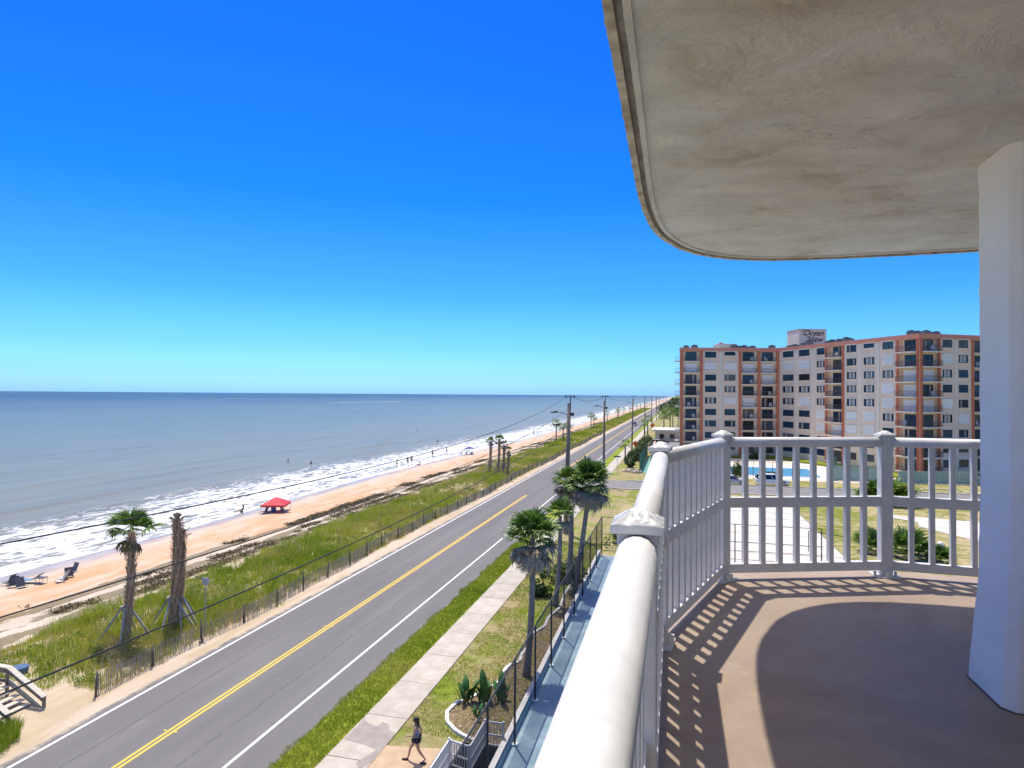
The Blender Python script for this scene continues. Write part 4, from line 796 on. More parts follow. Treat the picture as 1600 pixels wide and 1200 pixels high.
def facade(A, B, bays, top0):
    L = (B-A).length; ang = math.atan2(B.y-A.y, B.x-A.x)
    T = lambda x, y, z: (A.x+x*math.cos(ang)-y*math.sin(ang), A.y+x*math.sin(ang)+y*math.cos(ang), z)
    holes = []; deep = []
    for bay in bays:
        x0, x1 = sorted((tpar(A, B, bay[1]), tpar(A, B, bay[1] if bay[0] == 's' else bay[2])))
        if bay[0] == 'w':
            for k in range(9):
                st = bay[3][8-k] if 8-k < len(bay[3]) else 'g'
                z0, z1 = LV[k]+.78, LV[k]+2.18
                if st == 'n': z0 = z1-.85
                if st in 'S': z0 -= .1
                holes.append((x0, x1, z0, z1)); deep.append(('w', x0, x1, z0, z1, st, .16))
        if bay[0] == 'l':
            d0, d1 = sorted((tpar(A, B, bay[4]), tpar(A, B, bay[5])))
            for k in range(9):
                st = bay[3][8-k] if 8-k < len(bay[3]) else 'G'
                holes.append((x0, x1, LV[k]+.02, LV[k]+2.44)); deep.append(('l', x0, x1, LV[k]+.02, LV[k]+2.44, st, .6, d0, d1, bay[6]))
    xsn = sorted({0., L}|{h[0] for h in holes}|{h[1] for h in holes}); b = MB()
    for xa, xb in zip(xsn, xsn[1:]):
        if xb-xa < 1e-4: continue
        hs = sorted([(h[2], h[3]) for h in holes if h[0] < (xa+xb)/2 < h[1]]); z = 0.
        for a, c in hs+[(ROOF-.82, ROOF-.82)]:
            if a > z+1e-4: b.add([T(xa, 0, z), T(xb, 0, z), T(xb, 0, a), T(xa, 0, a)], [(0, 1, 2, 3)])
            z = c
    for q in deep:
        x0, x1, z0, z1, dp = q[1], q[2], q[3], q[4], q[6]
        for P4 in (((x0, 0, z0), (x0, 0, z1), (x0, dp, z1), (x0, dp, z0)), ((x1, 0, z0), (x1, dp, z0), (x1, dp, z1), (x1, 0, z1)), ((x0, 0, z0), (x0, dp, z0), (x1, dp, z0), (x1, 0, z0)), ((x0, 0, z1), (x1, 0, z1), (x1, dp, z1), (x0, dp, z1)), ((x0, dp, z0), (x1, dp, z0), (x1, dp, z1), (x0, dp, z1))):
            b.add([T(*p) for p in P4], [(0, 1, 2, 3)])
    b.build('wall', peach, apt, True)
    MBr = MB(); MBr.add([T(-.0, -.12, ROOF-.82), T(L+.0, -.12, ROOF-.82), T(L, -.12, ROOF), T(0, -.12, ROOF), T(0, .3, ROOF), T(L, .3, ROOF), T(0, .3, ROOF-.82), T(L, .3, ROOF-.82)], [(0, 1, 2, 3), (3, 2, 5, 4), (0, 6, 7, 1), (0, 3, 4, 6), (1, 7, 5, 2)]); MBr.build('parapet', terr2, apt, True)
    for bay in bays:
        if bay[0] == 'o':
            x0, x1 = sorted((tpar(A, B, bay[1]), tpar(A, B, bay[2]))); cx = (x0+x1)/2; w_ = min(x1-x0, .62) if bay[1] not in (1432.8, 1437.6) else x1-x0
            inst('pilaster', MB().box((0, 0, (ROOF-.83)/2), (w_, .34, ROOF-.83)).mesh('pilaster', terra), apt, T(cx, -.03, 0), (0, 0, ang), world=True)
        if bay[0] == 's':
            x0 = tpar(A, B, bay[1]); inst('pilaster', MB().box((0, 0, (ROOF-.83)/2), (.45, .1, ROOF-.83)).mesh('pilaster', cream), apt, T(x0, -.03, 0), (0, 0, ang), world=True)
    for q in deep:
        kd, x0, x1, z0, z1, st, dp = q[:7]
        if kd == 'w': wx0, wx1, wz0, wz1, yy = x0, x1, z0, z1, .10
        else:
            wx0, wx1, wz0, wz1, yy = q[7], q[8], z0+.03, z0+2.12, dp-.06
        W, Hh = round(wx1-wx0, 2), round(wz1-wz0, 2); cx = (wx0+wx1)/2; loc = T(cx, yy, wz0); rot = (0, 0, ang)
        if st == 'S':
            inst('shutter', gm_box(('S', W, Hh), lambda: MB().box((0, -.02, Hh/2), (W+.1, .08, Hh)).mesh('shutter', shut_m)), apt, T(cx, yy-.08, wz0), rot, world=True)
            if kd == 'w': inst('shutter_box', gm_box(('SB', W), lambda: MB().box((0, -.1, Hh+.02), (W+.22, .24, .2)).mesh('shutter_box', shut_m)), apt, T(cx, yy-.08, wz0), rot, world=True)
        else:
            def fr():
                b = MB(); t = .07
                for c_, d_ in (((0, 0, t/2), (W, .08, t)), ((0, 0, Hh-t/2), (W, .08, t)), ((-W/2+t/2, 0, Hh/2), (t, .08, Hh-2*t)), ((W/2-t/2, 0, Hh/2), (t, .08, Hh-2*t)), ((0, 0, Hh/2), (.06, .08, Hh-2*t))): b.box(c_, d_)
                return b.mesh('window', frame_m)
            o = inst('window' if kd == 'w' else 'glass_door', gm_box(('F', W, Hh), fr), apt, loc, rot, world=True)
            inst('pane', gm_box(('P', W, Hh), lambda: MB().box((0, .01, Hh/2), (W-.15, .02, Hh-.15)).mesh('pane', glass_m)), o)
            if st == 'c':
                for s_ in (-1, 1): inst('curtain', gm_box(('C', W, Hh), lambda: MB().box((0, 0, Hh/2), (W*.10, .02, Hh-.2)).mesh('curtain', mat('white_mullion_panel', (.72, .7, .66), None))), o, (s_*W*.22, -.02, 0))
                inst('blind', gm_box(('B', W, Hh), lambda: MB().box((0, 0, Hh/2), (W*.32, .02, Hh-.2)).mesh('blind', cur_m)), o, (0, -.025, 0))
            elif st in 'gG' and random.random() < .35:
                sd = random.choice((-1, 1)); inst('curtain', gm_box(('C2', W, Hh), lambda: MB().box((0, 0, Hh/2), (W*.18, .02, Hh-.2)).mesh('curtain', cur_m)), o, (sd*W*.2, -.02, 0))
        if kd == 'w': inst('sill', gm_box(('sill', W), lambda: MB().box((0, 0, 0), (W+.3, .2, .14)).mesh('sill', cream)), apt, T(cx, -.06, z0-.08), rot, world=True); (st != 'S') and inst('lintel', gm_box(('lin', W), lambda: MB().box((0, 0, 0), (W+.3, .16, .16)).mesh('lintel', cream)), apt, T(cx, -.05, z1+.09), rot, world=True)
        else:
            pr = q[9]; W2 = round(x1-x0, 2)
            bo = inst('balcony', gm_box(('bal', W2, pr), lambda: MB().box((0, (.55-pr)/2, -.09), (W2+.35*(pr > .3), .55+pr, .2)).mesh('balcony', cream)), apt, T((x0+x1)/2, 0, z0), rot, world=True)
            def rl():
                b = MB(); y_ = -pr+.06; b.box((0, y_, 1.0), (W2, .05, .05)); b.box((0, y_, .1), (W2, .03, .03)); k = int(W2/.16)
                for j in range(k+1): b.box((-W2/2+j*W2/k, y_, .54), (.022, .022, .9))
                if pr > .3:
                    for s_ in (-1, 1):
                        b.box((s_*(W2/2+.1), y_+pr/2, 1.), (.05, pr, .05))
                        for j in range(5): b.box((s_*(W2/2+.1), y_+pr*j/5, .54), (.022, .022, .9))
                return b.mesh('railing', rail_m)
            inst('railing', gm_box(('rl', W2, pr), rl), bo)
            if st == 'G' and random.random() < .42:
                cw_ = random.choice((-.55, .5)); q0 = T((x0+x1)/2+cw_, .1-pr*.4, z0+.02); WN = {0.86: 'left'}.get(round(A.x, 2), 'middle' if A.x < 30 else 'right'); fl = round((z0-.87)/2.62)
                ch = empty('balcony_chair', q0, ang+random.uniform(-.6, .6), 'white chair on a balcony of the %s wing, %s floor, bay %d' % (WN, ('ground', 'first', 'second', 'third', 'fourth', 'fifth', 'sixth', 'seventh', 'top')[fl], 1+bays.index([b_ for b_ in bays if b_[0] == 'l' and abs(sorted((tpar(A, B, b_[1]), tpar(A, B, b_[2])))[0]-x0) < .01][0])//2), 'chair', 'chairs on the apartment balconies')
                inst('seat', gm_box('cs', lambda: MB().box((0, 0, .42), (.6, .55, .07)).mesh('seat', mat('white_chair', (.75, .74, .7), None))), ch); inst('backrest', gm_box('cb', lambda: MB().box((0, .27, .72), (.6, .06, .6)).mesh('backrest', mat('white_chair', (.75, .74, .7)))), ch)
                for lx, ly in ((-.26, -.22), (.26, -.22), (-.26, .24), (.26, .24)): inst('leg', gm_box('cl', lambda: MB().box((0, 0, .2), (.05, .05, .4)).mesh('leg', mat('white_chair', (.75, .74, .7)))), ch, (lx, ly, 0))
facade(PA, PB, [('o', 1062.6, 1067), ('l', 1067, 1094, 'GSGGGGGG', 1072, 1089, .1), ('o', 1094, 1098), ('w', 1101.5, 1119, 'gSggcggg'), ('s', 1126), ('w', 1132, 1149, 'nSgcSggg'), ('o', 1154, 1158), ('l', 1158, 1184, 'GSGGSGGG', 1162, 1179, .1), ('o', 1184, 1188), ('l', 1188, 1213.2, 'GSSGGGGG', 1192, 1209, .1), ('o', 1213.2, 1217.2)], 0)
facade(PB, PC, [('w', 1223, 1240, 'gSgccggg'), ('s', 1244), ('w', 1248, 1265, 'gSgcSggg'), ('s', 1270), ('w', 1276, 1288.5, 'gcgccSSg'), ('o', 1290, 1293), ('l', 1293.5, 1316, 'GGGGGGSG', 1298.5, 1312, .7), ('o', 1316, 1319), ('w', 1323, 1338, 'ggcccSSg'), ('s', 1344), ('w', 1349.5, 1366, 'nccccSSg'), ('s', 1372.5), ('w', 1379, 1396, 'gScSScgg'), ('o', 1401, 1404.5), ('l', 1405, 1432.5, 'GGSSSGGG', 1410, 1428, .9), ('o', 1432.8, 1436.6)], 0)
facade(PC, PD, [('o', 1437.6, 1441), ('l', 1441, 1466, 'GGSGSGGG', 1446, 1462, .9), ('o', 1466, 1469), ('w', 1473, 1488, 'gScgScgg'), ('s', 1493), ('w', 1498, 1513, 'gcgggSgg'), ('o', 1518, 1521), ('l', 1521, 1545, 'GGGGGGGG', 1525, 1541, .1), ('o', 1545, 1548), ('w', 1553, 1567, 'gSgcggSg'), ('w', 1574, 1588, 'gcgSgggg')], 0)
# roof slab and back/side walls
def nrm(A, B): d = (B-A).normalized(); return Vector((-d.y, d.x))
pin = [PA, PB, PC, PD]; back = [PD+nrm(PC, PD)*13, Vector((PC.x+10.5, PC.y+15.5)), Vector((PB.x+10, PB.y+13)), Vector((PA.x+.25, PA.y+13))]
poly = [(p.x, p.y) for p in pin+back]; b = MB(); k = len(poly); b.add([(x, y, ROOF-.25) for x, y in poly], [tuple(range(k))])
b.build('roof', mat('roof_gravel', (.4, .38, .35), None), apt, True)
b = MB()
for i in range(3, k): x0, y0 = poly[i]; x1, y1 = poly[(i+1) % k]; b.add([(x0, y0, 0), (x1, y1, 0), (x1, y1, ROOF), (x0, y0, ROOF)], [(0, 1, 2, 3)])
b.build('rear_wall', peach, apt, True)
sd = (poly[-1][0]-PA.x, poly[-1][1]-PA.y)
for k in range(9):      # balconies sticking out of the left end wall
    cx, cy = PA.x+sd[0]*.16-.50, PA.y+sd[1]*.16; bo = inst('balcony', gm_box('eb', lambda: MB().box((0, 0, 0), (1.15, 3.2, .2)).mesh('balcony', cream)), apt, (cx, cy, LV[k]), world=True)
    def er():
        b = MB(); b.box((-.53, 0, 1.), (.05, 3.1, .05)); b.box((0, -1.55, 1.), (1.1, .05, .05))
        for j in range(16): b.box((-.53, -1.5+j*.2, .55), (.03, .03, .9))
        for j in range(6): b.box((-.5+j*.2, -1.55, .55), (.03, .03, .9))
        return b.mesh('railing', rail_m)
    inst('railing', gm_box('er', er), bo)
MB().prism([(PA.x-1, PA.y-3.5), (PB.x-1.5, PB.y-3.4), (PC.x-3.4, PC.y-3.2), (PD.x+1, PD.y-3.4), (PD.x+1, PD.y+8), (PC.x+8, PC.y+12), (PB.x, PB.y+10), (PA.x-1, PA.y+10)], -.1, .35).build('building_terrace', lawn_green, kind='structure')
# rooftop
def on_roof(px, z, dpt): d = ray(px, 600); return Vector((0, 0, H))+d*(dpt/d.dot(fw))
sg = empty('rooftop_sign_tower', tuple(on_roof(1270, 0, 152).xy)+(ROOF-.25,), math.atan2(rt.y, rt.x)+.05, 'pale rooftop box carrying the script name sign of the apartment block', 'rooftop box')
MB().box((0, 3, 2.5), (6.6, 6, 5.3)).build('tower_wall', mat('tower_stucco', (.72, .6, .5), (.66, .55, .45), 1, .8), sg)
MB().box((0, 3, 5.2), (6.8, 6.2, .12)).build('coping', terra, sg)
def text(body, size, loc, parent, m_, sh=.35):
    cu = bpy.data.curves.new('lettering', 'FONT'); cu.body = body; cu.size = size; cu.shear = sh; cu.extrude = .03; cu.align_x = 'CENTER'; cu.offset = .012
    t = link(bpy.data.objects.new('lettering_tmp', cu)); dg = bpy.context.evaluated_depsgraph_get(); me = bpy.data.meshes.new_from_object(t.evaluated_get(dg)); bpy.data.objects.remove(t)
    me.materials.clear(); me.materials.append(m_); o = inst('lettering', me, parent, loc, (R(90), 0, 0)); return o
tm = mat('dark_brown_letters', (.10, .045, .03), None, rough=.6)
text('Ocean', 1.85, (.1, -.05, 3.75), sg, tm); text('View', 1.85, (.5, -.05, 2.25), sg, tm)
MB().box((.1, -.03, 1.6), (1.7, .04, .14)).build('small_lettering_line', tm, sg)
sw2 = MB()   # swash strokes of the script capitals
pts = [(-2.0+.9*math.cos(a)*.7, -.05, 4.4+.6*math.sin(a)) for a in np.linspace(.6, 5.2, 14)]; sw2.tube(pts, .045, 5); pts = [(-1.4+.5*t, -.05, 3.25+.25*math.sin(t*4)) for t in np.linspace(0, 1.2, 8)]; sw2.tube(pts, .045, 5); sw2.build('script_flourish', tm, sg)
e = empty('penthouse', tuple(on_roof(1137, 0, 158).xy)+(ROOF-.25,), math.atan2(rt.y, rt.x), 'small cream stair penthouse on the roof of the left wing', 'rooftop box')
MB().box((0, 2, 1.0), (4.6, 4, 2.0)).build('wall', cream, e); MB().box((-1.4, 1, 2.2), (.9, .8, .5)).build('vent', terra, e); MB().box((0, 2, 2.04), (4.8, 4.2, .1)).build('coping', cream, e)
ac_b = MB().box((0, 0, .45), (1., .9, .9)).mesh('casing', mat('ac_dark', (.10, .10, .10), (.2, .19, .18), 3, .6), ); ac_f = MB().tube([(0, 0, .9), (0, 0, .98)], .36, 12).mesh('fan_grille', frame_m)
for i, (px, dp) in enumerate(((1072, 154), (1085, 154.5), (1146.5, 155), (1155, 155), (1163, 155.5), (1172, 155.5), (1176, 156), (1206, 156), (1234, 153), (1242, 152), (1248, 150), (1255, 147), (1264, 141), (1295, 139.5), (1300, 138.5), (1306, 137), (1311, 136), (1322, 134), (1328, 133), (1424, 118.5), (1429, 118.5), (1433, 118.3), (1447, 119), (1456, 119.5), (1463, 120))):
    p = on_roof(px, 0, dp); e = empty('rooftop_unit', (p.x, p.y, ROOF-.25), i*.3, 'dark rooftop air conditioning unit on the '+('left wing, left of the cream penthouse' if px < 1100 else 'left wing, right of the cream penthouse' if px < 1180 else 'lone spot over the bend of the wings' if px < 1210 else 'middle wing, left of the name sign' if px < 1270 else 'middle wing, right of the name sign' if px < 1340 else 'roof over the corner balconies'), 'air conditioner', 'rooftop air conditioning units'); inst('casing', ac_b, e); inst('fan_grille', ac_f, e); e.scale = (1.25, 1.25, 1.35+.5*((i*7) % 5)/5)

# ------------------------------------------------------------ vehicles
tyre = mat('tyre', (.015, .015, .016), None, rough=.8); rim_m = mat('wheel_rim', (.45, .45, .46), None, rough=.3, metal=.8); cg = mat('car_glass', (.01, .012, .015), None, rough=.05, spec=.9); lamp_r = mat('tail_lamp', (.4, .02, .02), None, rough=.2); lamp_w = mat('head_lamp', (.8, .8, .78), None, rough=.1)
def car(x, y, rz, paint, label, suv=True, group='parked cars', L=4.7):
    e = empty('parked_car', (x, y, .02), rz, label, 'car', group); pm_ = mat('paint_'+str(paint), paint, None, rough=.25, spec=.6); hb = .95 if suv else .82; ht = 1.75 if suv else 1.42
    prof = [(-L/2, .45), (-L/2+.02, hb-.1), (-L/2+.15, hb+.02), (L/2-1.25, hb+.02), (L/2-.2, hb-.12), (L/2, .7), (L/2-.02, .35), (-L/2+.05, .35)]
    def loft(prof, w0, w1, tz):
        b = MB(); k = len(prof); V = []
        for yy, sc in ((-w0, 0), (-w0*.97, 1), (w0*.97, 1), (w0, 0)):
            for (px_, pz) in prof: V.append((px_*(1 if sc == 0 else 1.0), yy if sc == 0 else yy, pz if sc == 0 else pz+.03))
        return V
    b = MB(); k = len(prof); w_ = .92
    rings = [[(px_*.975, -w_, .42+(pz-.42)*.94) for px_, pz in prof], [(px_, -w_+.1, pz) for px_, pz in prof], [(px_, w_-.1, pz) for px_, pz in prof], [(px_*.975, w_, .42+(pz-.42)*.94) for px_, pz in prof]]
    V = sum(rings, []); Fq = [tuple(range(k))]+[(i*k+j, i*k+(j+1) % k, (i+1)*k+(j+1) % k, (i+1)*k+j) for i in range(3) for j in range(k)]+[tuple(3*k+j for j in range(k))[::-1]]
    b.add(V, Fq).build('body', pm_, e, bevel=.04)
    x0, x1 = (-L/2+.15, L/2-1.3) if suv else (-L/2+.7, L/2-1.3); t0, t1 = x0+(.25 if suv else .75), x1-.85
    def cab(z0, z1, f, ins): return [(x0+f*(t0-x0), -w_+.1+ins*.0+f*.16, z0+(z1-z0)*f) for _ in ()]
    zt = ht-.08; q = [(x0, -.84, hb), (x1, -.84, hb), (x1, .84, hb), (x0, .84, hb), (t0, -.68, zt), (t1, -.68, zt), (t1, .68, zt), (t0, .68, zt)]
    MB().add(q, [(4, 5, 6, 7), (0, 1, 5, 4), (1, 2, 6, 5), (2, 3, 7, 6), (3, 0, 4, 7)]).build('windows', cg, e)
    MB().box(((t0+t1)/2, 0, zt+.03), (t1-t0+.12, 1.42, .08)).build('roof', pm_, e, bevel=.03)
    b = MB()
    for s_ in (-1, 1):
        for fx_ in (0, .36, .7, 1): b.bar((x0+(x1-x0)*fx_*.98, s_*.845, hb), (t0+(t1-t0)*fx_, s_*.69, zt), .05, .06)
    b.build('pillars', pm_, e)
    for sx_ in (-L/2+.9, L/2-.9):
        for s_ in (-1, 1):
            wh = MB().tube([(sx_, s_*.72, .34), (sx_, s_*.945, .34)], .34, 18).build('wheel', tyre, e); MB().tube([(sx_, s_*.94, .34), (sx_, s_*.955, .34)], .21, 12).build('rim', rim_m, wh)
    for s_ in (-1, 1):
        MB().box((L/2-.06, s_*.68, .68), (.1, .34, .14)).build('headlight', lamp_w, e); MB().box((-L/2+.03, s_*.74, .82), (.06, .2, .26)).build('tail_light', lamp_r, e)
    return e
car(14.6, 106.9, .08, (.78, .78, .78), 'white sport utility vehicle parked on the far side of the side street', L=4.9)
car(8.6, 106.3, .05, (.50, .51, .53), 'silver grey car parked left of the white one on the side street', False)
car(33.0, 110.5, 1.2, (.6, .6, .6), 'silver car beyond the pale green screened fence', False) if False else None
car(-18.2, 300, math.pi/2, (.55, .56, .58), 'silver vehicle driving away in the right hand lane of the road', True, 'vehicles on the road')
for i, (x, y, c_, l) in enumerate(((-4.2, 168, (.04, .04, .045), 'black car parked nose on behind the hedge, nearest one'), (-4.4, 175, (.12, .13, .15), 'charcoal car parked behind the hedge, second one'), (-4.4, 182, (.5, .5, .5), 'silver car parked behind the hedge, third one'), (-4.2, 190, (.05, .03, .03), 'dark maroon car parked behind the hedge, farthest one'))): car(x, y, .15, c_, l, i % 2 == 0, 'cars parked behind the hedge')
MB().sheet(-6.5, 8, 160, 196, .02).build('car_park', side_road, kind='structure')

# ------------------------------------------------------------ people and beach things
skin = mat('skin', (.42, .25, .17), None, rough=.55); hair_m = mat('dark_hair', (.02, .014, .01), None, rough=.5)
def skin_mesh(name, V, E, rad, m_, root=0, sub=1):
    me = bpy.data.meshes.new(name); me.from_pydata(V, E, []); o = link(bpy.data.objects.new(name, me)); mo = o.modifiers.new('s', 'SKIN')
    sv = me.skin_vertices[0].data
    for i, r in enumerate(rad): sv[i].radius = r if hasattr(r, '__len__') else (r, r); sv[i].use_root = (i == root)
    sb = o.modifiers.new('u', 'SUBSURF'); sb.levels = sub; sb.render_levels = sub
    dg = bpy.context.evaluated_depsgraph_get(); out = bpy.data.meshes.new_from_object(o.evaluated_get(dg)); bpy.data.objects.remove(o); out.materials.clear(); out.materials.append(m_)
    for p in out.polygons: p.use_smooth = True
    out.name = name; return out
def person(loc, rz, label, shirt, shorts, pose='walk', group=None, big=False, s=1., shirt2=None, longhair=True):
    e = empty('person', loc, rz, label, 'person', group); e.scale = (s,)*3   # faces +Y
    st = {'walk': ((.10, .34, .0), (-.10, -.36, .06)), 'stand': ((.11, .02, 0), (-.11, -.03, 0)), 'sit': None}[pose]
    if pose == 'sit':
        P = {'pel': (0, 0, .12), 'sp': (0, -.08, .34), 'ch': (0, -.14, .52), 'nk': (0, -.14, .66), 'hd': (0, -.12, .78), 'ht': (0, -.12, .88), 'hl': (.1, .03, .12), 'kl': (.14, .42, .34), 'al': (.13, .75, .08), 'fl': (.13, .9, .06), 'hr': (-.1, .03, .12), 'kr': (-.14, .46, .18), 'ar': (-.13, .85, .06), 'fr': (-.13, 1., .05), 'sl': (.19, -.14, .6), 'el': (.27, -.25, .36), 'wl': (.28, -.3, .12), 'sr': (-.19, -.14, .6), 'er': (-.25, .02, .4), 'wr': (-.18, .25, .32)}
    else:
        L_, R_ = st; P = {'pel': (0, 0, .92), 'sp': (0, .01, 1.10), 'ch': (0, .02, 1.30), 'nk': (0, .01, 1.43), 'hd': (0, .04, 1.53), 'ht': (0, .04, 1.62), 'hl': (.10, .01, .86), 'kl': (L_[0], L_[1]*.6+.05, .47), 'al': (L_[0], L_[1], .09+L_[2]), 'fl': (L_[0], L_[1]+.17, .04+L_[2]), 'hr': (-.10, .0, .86), 'kr': (R_[0], R_[1]*.35+.02, .47), 'ar': (R_[0], R_[1], .11+R_[2]), 'fr': (R_[0], R_[1]+.15, .035), 'sl': (.18, .01, 1.35), 'el': (.24, -.12 if pose == 'walk' else 0, 1.1), 'wl': (.25, -.10 if pose == 'walk' else .04, .86), 'sr': (-.18, .01, 1.35), 'er': (-.23, .06, 1.1), 'wr': (-.2, .3 if pose == 'walk' else .08, 1.04 if pose == 'walk' else .85)}
    ks = list(P); E = [('pel', 'sp'), ('sp', 'ch'), ('ch', 'nk'), ('nk', 'hd'), ('hd', 'ht'), ('pel', 'hl'), ('hl', 'kl'), ('kl', 'al'), ('al', 'fl'), ('pel', 'hr'), ('hr', 'kr'), ('kr', 'ar'), ('ar', 'fr'), ('ch', 'sl'), ('sl', 'el'), ('el', 'wl'), ('ch', 'sr'), ('sr', 'er'), ('er', 'wr')]
    rad = {'pel': (.15, .11), 'sp': (.115, .085), 'ch': (.14, .10), 'nk': .05, 'hd': (.085, .10), 'ht': (.065, .075), 'hl': .09, 'kl': .055, 'al': .035, 'fl': (.035, .03), 'hr': .09, 'kr': .055, 'ar': .035, 'fr': (.035, .03), 'sl': .055, 'el': .036, 'wl': .022, 'sr': .055, 'er': .036, 'wr': .022}
    V = [P[k] for k in ks]; Ei = [(ks.index(a), ks.index(b_)) for a, b_ in E]; rd = [rad[k] for k in ks]
    if big:
        for sd_, wk in ((1, 'wl'), (-1, 'wr')):
            wv_ = Vector(P[wk]); el = Vector(P['el' if sd_ > 0 else 'er']); d = (wv_-el).normalized(); s2 = d.cross(Vector((0, 0, 1))).normalized(); pi = len(V); V.append(tuple(wv_+d*.06)); Ei.append((ks.index(wk), pi)); rd.append((.03, .02))
            for fi in range(5):
                o_ = (fi-2)*.017; ln = (.055, .075, .082, .076, .06)[fi]; a_ = len(V)
                if fi == 0: V += [tuple(wv_+d*.05+s2*-.035), tuple(wv_+d*.08+s2*-.055)]
                else: V += [tuple(wv_+d*.10+s2*o_), tuple(wv_+d*(.10+ln*.8)+s2*o_+Vector((0, 0, -.025)))]
                Ei += [(pi, a_), (a_, a_+1)]; rd += [.009, .007]
    o = inst('body', skin_mesh('body', V, Ei, rd, skin), e)
    def cloth(name, kk, ee, grow, m_):
        VV_ = [P[k] for k in kk]; inst(name, skin_mesh(name, VV_, [(kk.index(a), kk.index(b_)) for a, b_ in ee], [tuple((r_+grow) for r_ in (rad[k] if hasattr(rad[k], '__len__') else (rad[k],)*2)) for k in kk], m_), e)
    Pm = {k: Vector(P[k]) for k in P}
    for s_ in ('l', 'r'): P['t'+s_] = tuple(Pm['h'+s_].lerp(Pm['k'+s_], .42)); rad['t'+s_] = .078
    cloth('shorts', ['pel', 'hl', 'tl', 'hr', 'tr'], [('pel', 'hl'), ('hl', 'tl'), ('pel', 'hr'), ('hr', 'tr')], .018, shorts)
    if shirt: cloth('top', ['pel', 'sp', 'ch'], [('pel', 'sp'), ('sp', 'ch')], .02, shirt)
    h = P['hd']; b = MB().blob((h[0], h[1]-.02, h[2]+.035), (.10, .115, .12), 12, 8, .04, 3)
    if longhair: b.blob((h[0], h[1]-.085, h[2]-.1), (.085, .055, .17), 10, 7, .08, 4)
    b.build('hair', hair_m, e, smooth=True)
    if big:
        for s_ in (-1, 1): MB().blob((.035*s_, h[1]+.105, h[2]+.01), (.014, .008, .009), 6, 4).build('eye', hair_m, e)
        MB().blob((0, h[1]+.125, h[2]-.02), (.013, .02, .025), 6, 4).build('nose', skin, e, smooth=True); MB().blob((0, h[1]+.108, h[2]-.058), (.026, .008, .007), 8, 4).build('mouth', mat('lips', (.4, .12, .1), None), e)
        for k in ('fl', 'fr'): MB().blob((P[k][0], P[k][1]-.06, P[k][2]-.005), (.05, .14, .042), 10, 6).build('shoe', mat('black_shoe', (.02, .02, .022), None, rough=.5), e, smooth=True)
    return e
blueprint = mat('blue_white_print', (.62, .66, .78), (.05, .08, .25), 14, .8, lo=.45, hi=.52); navy = mat('navy_cloth', (.012, .014, .035), None, rough=.85)
person((-9.35, 22.55, .045), R(100), 'woman in a blue and white patterned top and navy shorts walking across the entrance path', blueprint, navy, 'walk', None, True)
red = mat('red_cloth', (.50, .015, .03), (.58, .025, .04), 2, .7); dk = mat('dark_swimwear', (.03, .03, .05), None, rough=.8); wht = mat('white_shirt', (.7, .7, .7), None)
def wz(x, y): return float(np.interp(-x, [50, 54, 60, 110], [-1.2, -1.46, -1.8, -4.5]))
for (px, py, z, l, po, sh_) in ((620, 731, -1.45, 'leftmost of the people standing in the shallows by the cable', 'stand', None), (637, 727, -1.45, 'shorter of the two people standing close together at the water edge', 'stand', None), (643, 725, -1.45, 'taller of the two people standing close together at the water edge', 'stand', dk), (676, 715, -1.45, 'person in dark clothes standing alone on the wet sand', 'stand', dk), (698, 710, -1.45, 'person striding into the foam left of the blue umbrella', 'walk', None), (834, 681, -1.4, 'far off person walking on the wet sand beyond the palms', 'walk', wht)):
    p = at(px, py, z); person((p.x, p.y, z+.02), random.uniform(0, 6), l, sh_, dk, po, 'people on the beach', s=1.05, longhair=False)
p = at(378, 800, -1.35); person((p.x, p.y, -1.38), 2.2, 'person sitting alone on the wet sand left of the red canopy', dk, dk, 'sit', 'people on the beach')
p = at(655, 727, -1.35); person((p.x, p.y, -1.38), 2.0, 'person stretched out on the sand near the standing bathers', dk, dk, 'sit', 'people on the beach', longhair=False)
for (px, py, l) in ((722, 654, 'swimmer farthest out to sea'), (652, 673, 'swimmer in the middle distance left of the green swell'), (684, 690, 'bather standing waist deep beyond the foam line'), (450, 722, 'left one of the pair of swimmers off the red canopy'), (486, 725, 'right one of the pair of swimmers off the red canopy'), (775, 659, 'small distant swimmer above the palm cluster'), (793, 654, 'distant swimmer right of the palm cluster')):
    p = at(px, py, -1.4); person((p.x, p.y, -2.35), random.uniform(0, 6), l, dk, dk, 'stand', 'swimmers', longhair=False)
